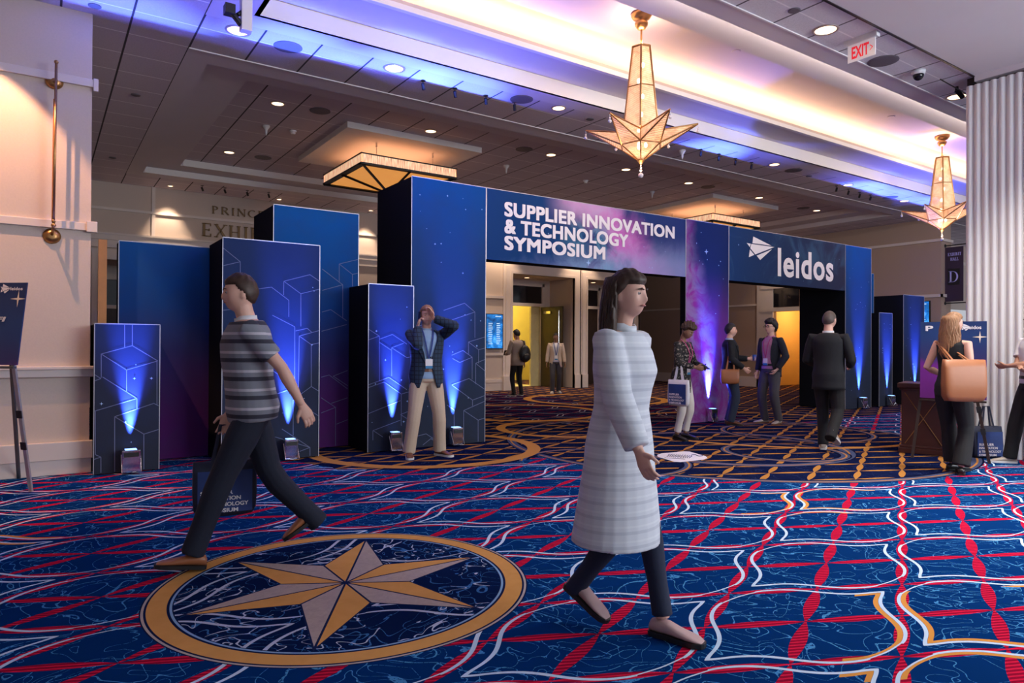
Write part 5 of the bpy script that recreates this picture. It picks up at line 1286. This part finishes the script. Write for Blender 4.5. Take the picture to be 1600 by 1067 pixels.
        if jacket.get('lapel', True):
            for s in (-1, 1):
                lb = MB(); P = []
                for z in (1.08, 1.18, 1.28, 1.36, 1.43, 1.468):
                    rx, ry, y0 = tor(z); e_ = d+.010; w0 = ph(z)-.02; ww = {1.08: .04, 1.18: .20, 1.28: .34, 1.36: .44, 1.43: .45, 1.468: .5}[z]
                    P.append([tf((s*(rx*bulk+e_)*math.sin(w), y0-(ry*bulk+e_)*math.cos(w), z)) for w in (w0, w0+ww)])
                for a, b_ in zip(P[:-1], P[1:]): lb.quad(a[0], a[1], b_[1], b_[0])
                lo_ = obj('lapel', lb, jacket['mat'], o); m_ = lo_.modifiers.new('t', 'SOLIDIFY'); m_.thickness = .006; m_.offset = 0
        if jacket.get('buttons'):
            for z in (1.06, 1.15):
                e = MB(); rx, ry, y0 = tor(z); e.ball(tf((.02, y0-ry*bulk-d-.006, z)), .009, .004, .009); obj('button', e, M['black'], o)
    ctx = dict(T=T, tf=tf, tor=tor, wr=wr, el=el, sh=sh, HM=HM, RH=RH, k=k, rz=rz, base=base, bulk=bulk, an=an)
    if extras: extras(ctx)
    return ctx
def world(c, p): return Matrix.Translation(c['base']) @ Matrix.Rotation(c['rz'], 4, 'Z') @ Vector(p)
SKEYE = plain('eye_white', (.50, .46, .44), .25, nscale=5, namt=.02); LIPS = plain('lips', (.42, .14, .12), .45, nscale=20)
def lanyard(c, mat, zb=1.12, off=.040, badge=(.085, .115), x=0.0):
    tf, tor = c['tf'], c['tor']
    for s in (-1, 1):
        pts = []
        for t in (0, .12, .3, .5, .7, .85, 1):
            z = 1.475-(1.475-zb)*t; rx, ry, y0 = tor(z); xx = s*.065*(1-t)**.8 + x*t; pts.append(tf((xx, y0-(ry*c['bulk']+off)*math.sqrt(max(.2, 1-(xx/(rx+.05))**2))+(.05 if t == 0 else 0), z+(.015 if t == 0 else 0))))
        b = MB(); b.tube(pts, [(.009, .002)]*len(pts), 6, ref=(1, 0, 0)); obj('lanyard', b, mat, c['T'])
    b = MB(); rx, ry, y0 = tor(zb); p = tf((x, y0-ry*c['bulk']-off-.006, zb-.01)); w, h = badge
    b.box(p.x-w/2, p.x+w/2, p.y-.003, p.y+.003, p.z-h, p.z); o = obj('badge', b, M['white_print'], c['T'])
    b = MB(); b.box(p.x-w/2, p.x+w/2, p.y-.005, p.y-.003, p.z-h, p.z-h*.72); obj('badge_stripe', b, plain('badge_blue', (.02, .20, .45), .4, nscale=4), o)
PINK = plain('lanyard_pink', (.50, .06, .22), .6, nscale=30); LBLUE = plain('lanyard_blue', (.02, .05, .25), .6, nscale=30)
def plaid():
    q = NT('plaid_wool', (.02, .04, .08), .85); x, y, z = q.xyz(); m = q.m
    f = m('MAXIMUM', m('LESS_THAN', m('ABSOLUTE', m('SUBTRACT', m('FRACT', m('MULTIPLY', x, 22.)), .5)), .10), m('LESS_THAN', m('ABSOLUTE', m('SUBTRACT', m('FRACT', m('MULTIPLY', z, 20.)), .5)), .10))
    q.color(q.mix(f, (.020, .045, .090), (.006, .012, .028))); return q.mat
def stripes(name, base, dark, light, freq=13, ph=0):
    q = NT(name, base, .85); x, y, z = q.xyz(); m = q.m; n_ = q.m('ADD', q.m('MULTIPLY', z, freq), ph)
    fr = m('FRACT', n_); c = q.mix(m('LESS_THAN', fr, .22), base, dark); c = q.mix(m('LESS_THAN', m('ABSOLUTE', m('SUBTRACT', fr, .52)), .07), c, light); q.color(c); return q.mat
HB = lambda n, c: plain(n, c, .55, nscale=45, namt=.35, bump=.3)
h_dark = HB('hair_dark', (.012, .009, .008)); h_brown = HB('hair_brown', (.045, .022, .013)); h_gold = HB('hair_golden_brown', (.30, .15, .07)); h_sandy = HB('hair_sandy', (.30, .15, .08)); h_grey = HB('hair_short_grey', (.09, .065, .055))
blk = cloth('black_suiting', (.007, .008, .012)); nvy = cloth('navy_suiting', (.009, .012, .022)); blkt = cloth('black_trousers', (.009, .009, .011)); khaki = cloth('khaki_twill', (.56, .44, .33), ns=120, namt=.06)
greyw = cloth('grey_slacks', (.060, .058, .068)); tanb = cloth('tan_blazer', (.36, .27, .21)); creamb = cloth('cream_blazer', (.58, .46, .36)); white_c = cloth('white_cotton', (.66, .66, .70), namt=.05); lblue = cloth('light_blue_cotton', (.30, .45, .68), namt=.06)
brown_l = plain('brown_leather', (.16, .055, .025), .4, nscale=20); tan_l = plain('tan_leather', (.34, .125, .048), .42, nscale=9, namt=.10, bump=.2); sole_w = plain('white_sole', (.7, .68, .66), .5, nscale=5)
black_l = plain('black_leather', (.01, .01, .011), .3, nscale=20); beige_l = plain('beige_suede', (.44, .38, .32), .8, nscale=30)

def phone_in(name, label, c, p, d, up_, s=(.036, .075, .005)):
    p = world(c, p); R_ = Matrix.Rotation(c['rz'], 3, 'Z'); d = (R_ @ Vector(d)).normalized(); u = (R_ @ Vector(up_)); u = (u-d*u.dot(d)).normalized(); x_ = u.cross(d)
    Mx = Matrix((x_, d, u)).transposed().to_4x4(); Mx.translation = p
    b = MB(); b.box(-s[0], s[0], -s[2], s[2], -s[1], s[1], M=Mx); tag(obj(name, b, M['black'], bevel=.003), label, 'phone')
def tote(label, P, w, h, dirx, mat, letters=True, dep=.10, ztop=None, name='tote_bag', handle_top=None, cat='bag', printed=True, group=None, face=1):
    """soft bag whose opening centre is P; dirx = horizontal direction of its width"""
    P = Vector(P); ax = Vector(dirx).normalized(); nn = Vector((ax.y, -ax.x, 0)) * face
    t = thing(name, label, cat, (P.x, P.y, P.z), group)
    b = MB(); n = 28; vs = []; lv = (0, .12, .4, .8, 1.0)
    for l in lv:
        ww = w/2*(.86 if l == 0 else .97 if l == .12 else 1.0 if l < 1 else .98); dd = dep/2*(.7 if l == 0 else 1.0 if l < .5 else .75 if l < .9 else .45)
        for j in range(n):
            a = 2*pi*j/n; ca, sa = math.cos(a), math.sin(a); f = lambda v: (abs(v)**.35)*(1 if v > 0 else -1)
            vs.append(P+ax*ww*f(ca)*.999+nn*dd*f(sa)+Vector((0, 0, -h*(1-l)+.004*math.sin(3*a+5*l))))
    L = len(lv); b.add(vs, [(i*n+j, i*n+(j+1) % n, (i+1)*n+(j+1) % n, (i+1)*n+j) for i in range(L-1) for j in range(n)]+[tuple(reversed(range(n))), tuple((L-1)*n+j for j in range(n))])
    obj('bag_body', b, mat, t, smooth=True)
    H_ = handle_top or (P+Vector((0, 0, .24)))
    for s in (-1, 1):
        b = MB(); q0, q1 = P-ax*w*.22+nn*s*dep*.25+Vector((0, 0, -.05)), P+ax*w*.22+nn*s*dep*.25+Vector((0, 0, -.05)); hp = Vector(H_)+nn*s*.012
        b.tube([q0, lerp(q0, hp, .5)-ax*.012, hp-ax*.03, hp+ax*.03, lerp(q1, hp, .5)+ax*.012, q1], [(.011, .0035)]*6, 6, ref=ax); obj('handle', b, mat, t)
    if printed:
        b = MB(); o_ = P+nn*(dep/2+.003); pr = plain('tote_print', (.02, .05, .20), .6, nscale=6, namt=.5)
        b.quad(o_-ax*w*.42-Vector((0, 0, h*.93)), o_+ax*w*.42-Vector((0, 0, h*.93)), o_+ax*w*.42-Vector((0, 0, h*.16)), o_-ax*w*.42-Vector((0, 0, h*.16))); obj('print_panel', b, pr, t, recalc=False)
        if letters:
            for i, s_ in enumerate(('SUPPLIER', 'INNOVATION', '& TECHNOLOGY', 'SYMPOSIUM')):
                wd_ = (.50, .62, .74, .58)[i]
                place_text('lettering', s_, -w*.38, -w*.38+w*wd_, -h*(.52+.11*i)-h*.075, -h*(.52+.11*i), t, M['white_print'], o_+nn*.002, ax, (0, 0, 1), .03, .003)
    return t
navy_bag = plain('navy_bag', (.010, .016, .045), .6, nscale=30)
# ---- 1 man on the phone
plaid_m = plaid()
def ex1(c):
    lanyard(c, LBLUE, 1.14, .030, (.085, .11))
    tie = MB(); tf, tor = c['tf'], c['tor']
    phone_in('phone', 'dark mobile phone held to the ear of the man in khaki trousers', c, c['HM']((-.088, -.012, -.02)), (1, .15, 0), (0, -.2, 1))
person('man in plaid blazer and khaki trousers, phone at ear, other hand over eyes', (3.80, 7.34), 12, 1.80, 'light',
       hands={-1: (-.125, -.105, 1.50), 1: (.045, -.155, 1.60)}, elbows={-1: (-.25, -.40, -1.0), 1: (1.0, -.35, -.45)}, head=(4, -4),
       handdir=((.25, -.15, 1.0), (-.35, .10, .8)), curl=(1.1, .45),
       feet={-1: (-.20, -.03, .085), 1: (.165, .0, .085)}, toes=((-.12, -1, 0), (.65, -1, 0)),
       hair=dict(mat=h_sandy, t=.014, kind='short', recede=.10), top=dict(mat=lblue, d=.012, collar=lblue), jacket=dict(mat=plaid_m, buttons=True, hem=.80, open=[(.80, .55), (.95, .30), (1.05, .18), (1.15, .24), (1.30, .46), (1.44, .66)]),
       trousers=dict(mat=khaki, belt=brown_l, w=.024, flare=.034), shoes=dict(mat=brown_l, sole=sole_w), extras=ex1, bulk=1.07)
# ---- 2 backpack man
def backpack(c):
    tf = c['tf']; t = thing('backpack', 'black backpack hanging from one shoulder of the man in the tan blazer', 'backpack', world(c, tf((.03, .2, 1.1))))
    R_ = Matrix.Translation(c['base']) @ Matrix.Rotation(c['rz'], 4, 'Z')
    b = MB(); b.ball((0, 0, 0), .17, .10, .24, 20, 14, fn=lambda d, p: Vector((p.x*(1-.15*max(0, d.z)), p.y, p.z*(1 if d.z > 0 else .9)))); b.v = [tuple(R_ @ (tf((-.10, .22, 1.10))+Vector(v))) for v in b.v]; obj('bag_body', b, M['black'], t, smooth=True)
    b = MB(); b.ball((0, 0, 0), .11, .05, .10, 14, 10); b.v = [tuple(R_ @ (tf((-.10, .31, 1.02))+Vector(v))) for v in b.v]; obj('front_pocket', b, M['black'], t, smooth=True)
    b = MB(); P = [R_ @ tf(q) for q in ((-.13, .17, 1.28), (-.14, .10, 1.44), (-.14, -.02, 1.47), (-.15, -.14, 1.38), (-.17, -.15, 1.2), (-.20, -.05, 1.02), (-.18, .12, .92))]; b.tube(P, [(.022, .006)]*len(P), 6, ref=(1, 0, 0)); obj('shoulder_strap', b, M['black'], t)
    phone_in('phone', 'phone in the hand of the man with the backpack', c, c['wr'][1]+Vector((0, -.06, .03)), (0, -1, .5), (0, .3, 1))
FB = gnd(808, 618.5)
person('man seen from behind in a tan checked blazer and black trousers with a backpack', (FB.x, FB.y), -148, 1.75, 'tan', hands={1: (.16, -.30, 1.10), -1: (-.24, -.02, .86)}, head=(12, 10),
       hair=dict(mat=h_dark, t=.016), top=dict(mat=white_c), jacket=dict(mat=tanb, hem=.80), trousers=dict(mat=blkt, w=.012, flare=.016), shoes=dict(mat=black_l, sole=sole_w), extras=backpack, voxel=.011,
       feet={-1: (-.13, 0, .085), 1: (.12, .03, .085)})
# ---- 3 blazer person facing
FC = gnd(868, 614)
person('person in open cream blazer, grey trousers and lanyard beside the open exhibit door', (FC.x, FC.y), 5, 1.68, 'brown', hair=dict(mat=h_dark, t=.012), top=dict(mat=white_c), jacket=dict(mat=creamb, hem=.76, open=[(.76, .75), (1.0, .35), (1.15, .35), (1.3, .5), (1.44, .66)]),
       trousers=dict(mat=greyw), shoes=dict(mat=beige_l, sole=sole_w), voxel=.011, extras=lambda c: lanyard(c, LBLUE, 1.1, .04), feet={-1: (-.10, -.10, .085), 1: (.10, .12, .085)})
# ---- 4 person inside the room
person('person in a pale yellow jacket and dark trousers inside the yellow room', (13.35, 19.2), -160, 1.72, 'light', hair=dict(mat=h_sandy, t=.014), top=dict(mat=cloth('pale_jacket', (.50, .42, .20)), sleeve=.95), trousers=dict(mat=blkt), shoes=dict(mat=black_l), voxel=.012, hands={-1: (-.2, -.3, 1.05), 1: (.2, -.3, 1.05)})
# ---- 5 woman reading her phone, tote over the arm
pat = None
def dark_floral():
    q = NT('dark_patterned_knit', (.02, .018, .018), .85); n_ = q.noise(28, 2, .6); q.color(q.ramp(n_, [(.55, (.012, .011, .012)), (.66, (.30, .26, .22))])); return q.mat
pat = dark_floral()
FD = gnd(1064, 686)
def ex5(c):
    lanyard(c, PINK, 1.10, .022, (.08, .11))
    phone_in('phone', 'phone in the hands of the short-haired woman looking down', c, lerp(c['wr'][-1], c['wr'][1], .5)+Vector((0, -.085, .015)), (0, -.6, 1), (0, -1, -.3))
    p = world(c, c['el'][-1]+Vector((-.035, -.03, -.23)))
    d = (Matrix.Rotation(c['rz'], 3, 'Z') @ Vector((0, -1, 0)))
    tote('white-edged conference tote bag on the arm of the short-haired woman', p, .33, .36, -d if False else d, white_c, True, .08, handle_top=world(c, c['el'][-1]+Vector((0, -.02, -.03))))
person('short-haired woman looking down at her phone, pink lanyard and white trousers', (FD.x, FD.y), 58, 1.68, 'brown', 'f', lean=4, head=(28, 0), hands={-1: (-.09, -.30, 1.08), 1: (.09, -.31, 1.08)}, elbows={-1: (-.6, .6, -.6), 1: (.6, .6, -.6)},
       hair=dict(mat=h_brown, t=.030, low=-.05, top=.7, lump=1.1), top=dict(mat=pat, sleeve=.9, hem=.70, d=.018, name='tunic', flare=.1), trousers=dict(mat=cloth('white_trousers', (.66, .62, .58), namt=.05), hem=.12, w=.012, flare=.012), shoes=dict(mat=black_l), extras=ex5, curl=(.9, .9))
# ---- 6 man holding a cup, profile
FE = gnd(1140, 663)
def ex6(c):
    p = world(c, c['wr'][1]+Vector((-.03, -.085, .02))); b = MB(); b.lathe([(.001, -.05), (.026, -.05), (.034, .05), (.030, .05), (.024, -.044), (.001, -.044)], p, 20); tag(obj('paper_cup', b, plain('cup_blue', (.04, .10, .45), .5, nscale=5)), 'small blue cup in the hand of the man in profile', 'cup')
    q = world(c, Vector((-.24, .03, .80))*c['k']+Vector((0, 0, .16)))
    tote('tan leather bag hanging beside the man in profile with the dark jacket', q, .30, .24, Matrix.Rotation(c['rz'], 3, 'Z') @ Vector((0, -1, 0)), tan_l, False, .10, handle_top=world(c, c['sh'][-1]+Vector((-.05, 0, -.10))), printed=False, name='shoulder_bag')
person('dark-haired man in profile in black blazer and blue jeans, holding a cup', (FE.x, FE.y), 98, 1.72, 'light', hands={1: (.14, -.34, 1.14), -1: (-.22, -.20, .98)}, hair=dict(mat=h_dark, t=.015, recede=.12), top=dict(mat=lblue, collar=lblue), jacket=dict(mat=blk, hem=.80),
       trousers=dict(mat=cloth('dark_jeans', (.022, .034, .065))), shoes=dict(mat=brown_l), extras=ex6, curl=(.6, 1.0))
# ---- 7 laughing man
FG = gnd(1204, 662)
pinkc = cloth('pink_checked_shirt', (.50, .24, .36), ns=160, namt=.25)
def ex7(c):
    lanyard(c, PINK, 1.12, .026, (.085, .115))
    b = MB(); HM = c['HM']
    for s in (-1, 1):
        P = [HM((s*.031+.024*math.cos(a), -.105+.006*abs(math.cos(a)), .008+.018*math.sin(a))) for a in [2*pi*i/16 for i in range(17)]]; b.tube(P, .0028, 6); b.tube([HM((s*.055, -.100, .012)), HM((s*.076, .0, .012))], .0025, 6)
    b.tube([HM((-.008, -.108, .012)), HM((.008, -.108, .012))], .0028, 6); obj('glasses', b, M['black'], c['T'])
person('laughing man with curly hair and glasses, navy blazer, pink shirt, hand on hip', (FG.x, FG.y), -38, 1.78, 'light', head=(-4, -6), hands={1: (.205, -.10, .93), -1: (-.22, -.06, .88)}, elbows={1: (1.2, .55, -.1), -1: (-.4, .9, -.2)}, handdir=((None), (-.55, -.4, -.8)),
       hair=dict(mat=h_dark, t=.032, top=.5, lump=1.1), top=dict(mat=pinkc, collar=pinkc, hem=.93), jacket=dict(mat=nvy, hem=.80, open=[(.80, 1.0), (.95, .70), (1.1, .52), (1.3, .55), (1.44, .68)]), trousers=dict(mat=greyw, belt=black_l, w=.024, flare=.026), shoes=dict(mat=beige_l, sole=brown_l), extras=ex7,
       feet={-1: (-.10, -.02, .085), 1: (.13, .04, .085)}, toes=((-.5, -1, 0), (.2, -1, 0)))
# ---- 8 man in dark suit from behind
FH = gnd(1294, 703)
person('man in a black suit walking away with close-cropped greying hair and a white collar', (FH.x, FH.y), 168, 1.80, 'light', hair=dict(mat=h_grey, t=.006, lump=.1), head=(6, -14), top=dict(mat=white_c, collar=white_c), jacket=dict(mat=blk, hem=.76, d=.022), trousers=dict(mat=blkt, w=.02, flare=.024), shoes=dict(mat=beige_l, sole=sole_w),
       hands={-1: (-.20, -.26, 1.06), 1: (.20, -.26, 1.06)}, feet={-1: (-.09, .30, .20), 1: (.07, -.05, .085)}, pitchfoot=(35, 0), bulk=1.03)
# ---- 9 woman with tan bag
FI = gnd(1488, 738)
def ex9(c):
    p = world(c, c['sh'][1]+Vector((.075, .075, -.33))); R_ = Matrix.Rotation(c['rz'], 3, 'Z')
    ax = RT.copy(); ax.z = 0; ax.normalize()
    d_ = ray(1506, 562); hd_ = math.hypot(d_.x, d_.y); p = CP + d_*((math.hypot(c['base'].x, c['base'].y)-.32)/hd_)
    t = tote('large tan leather tote bag on the shoulder of the long-haired woman', p, .42, .42, ax+Vector((.10, -.12, 0)), tan_l, False, .14, handle_top=world(c, c['sh'][1]+Vector((-.01, .0, .035))), printed=False, name='leather_tote')
person('long-haired woman in sleeveless black top and black trousers, seen from behind', (FI.x, FI.y), 152, 1.70, 'light', 'f', hair=dict(mat=h_gold, t=.020, kind='long', top=.2, low=-.8), head=(0, -22), top=dict(mat=blk, d=.016, hem=.84), trousers=dict(mat=blkt, w=.024, flare=.045, hem=.10),
       shoes=dict(mat=black_l), hands={1: (.17, -.17, 1.05), -1: (-.14, -.22, 1.06)}, elbows={1: (.5, .9, -.3), -1: (-.3, .9, -.3)}, extras=ex9, feet={1: (.06, -.12, .085), -1: (-.12, .06, .085)}, toes=((.6, -1, 0), (-.5, -1, 0)), knees={1: (.5, -1, 0)})
# ---- 10 man cut off by the right edge
FJ = gnd(1617, 728)
person('man in a white T-shirt and dark trousers leaning at the right edge of the view', (FJ.x, FJ.y), -55, 1.74, 'tan', hair=dict(mat=h_dark, t=.012), top=dict(mat=white_c, sleeve=.40, sd=.018, d=.018, hem=.93), trousers=dict(mat=blkt, belt=black_l, w=.026, flare=.03), shoes=dict(mat=beige_l, sole=sole_w),
       hands={-1: (.10, -.22, 1.10), 1: (-.10, -.24, 1.13)}, elbows={-1: (-1, .2, -.6), 1: (1, .2, -.6)}, feet={-1: (-.20, -.14, .085), 1: (.10, .05, .085)})
# ---- 11 striding man on the left
grey_stripe = stripes('grey_striped_polo', (.20, .21, .25), (.035, .035, .055), (.50, .48, .54), 9)
WA = gnd(392, 876)
def ex11(c):
    p = world(c, c['wr'][-1]+Vector((0, -.02, -.30))); d = Matrix.Rotation(c['rz'], 3, 'Z') @ Vector((0, -1, 0))
    tote('navy conference tote bag carried low by the man striding left', p, .38, .34, -d, navy_bag, True, .10, handle_top=world(c, c['wr'][-1]+Vector((0, -.02, -.07))), face=1)
person('man striding left in a grey striped polo shirt, dark trousers and tan leather shoes', (WA.x, WA.y), -86, 1.76, 'light', lean=5, hair=dict(mat=h_brown, t=.012), top=dict(mat=grey_stripe, sleeve=.40, sd=.018, d=.024, hem=.86, collar=white_c), trousers=dict(mat=cloth('navy_trousers', (.009, .013, .030)), w=.022, flare=.026),
       shoes=dict(mat=plain('tan_shoe', (.34, .12, .05), .35, nscale=12)), feet={-1: (-.07, .40, .19), 1: (.07, -.33, .090)}, pitchfoot=(32, -8), toes=((0, -1, 0), (0, -1, 0)), hands={1: (.25, .26, .96), -1: (-.24, -.12, .88)}, elbows={1: (.2, .9, -.3), -1: (-.2, .9, -.1)}, extras=ex11, bulk=1.14, voxel=.008)
# ---- 12 woman in the pale tunic, centre
pale = stripes('pale_striped_tunic', (.60, .63, .68), (.50, .53, .59), (.66, .69, .73), 16)
WB = gnd(968, 985)
person('woman walking past in a long pale tunic and dark leggings, nearest the camera', (WB.x, WB.y), 62, 1.68, 'light', 'f', lean=2, hair=dict(mat=h_brown, t=.020, low=-.62, top=.2, kind='long'), top=dict(mat=pale, sleeve=.95, sd=.030, d=.035, hem=.44, flare=.13, name='tunic', collar=pale), trousers=dict(mat=cloth('dark_leggings', (.012, .018, .045)), w=.006, flare=.008, hem=.10),
       shoes=dict(mat=plain('blush_flats', (.45, .30, .30), .5, nscale=12)), feet={-1: (-.05, .24, .15), 1: (.06, -.20, .085)}, pitchfoot=(28, 0), toes=((0, -1, 0), (0, -1, 0)), hands={-1: (-.24, -.22, .92), 1: (.26, .10, .88)}, voxel=.008)

# conference tote standing on the carpet by the fluted wall
q0 = gnd(1535, 716); ax = RT.copy(); ax.z = 0; ax.normalize()
tote('navy conference tote bag standing on the carpet against the fluted white wall', (q0.x+.1, q0.y, .38), .36, .38, ax, navy_bag, True, .14)
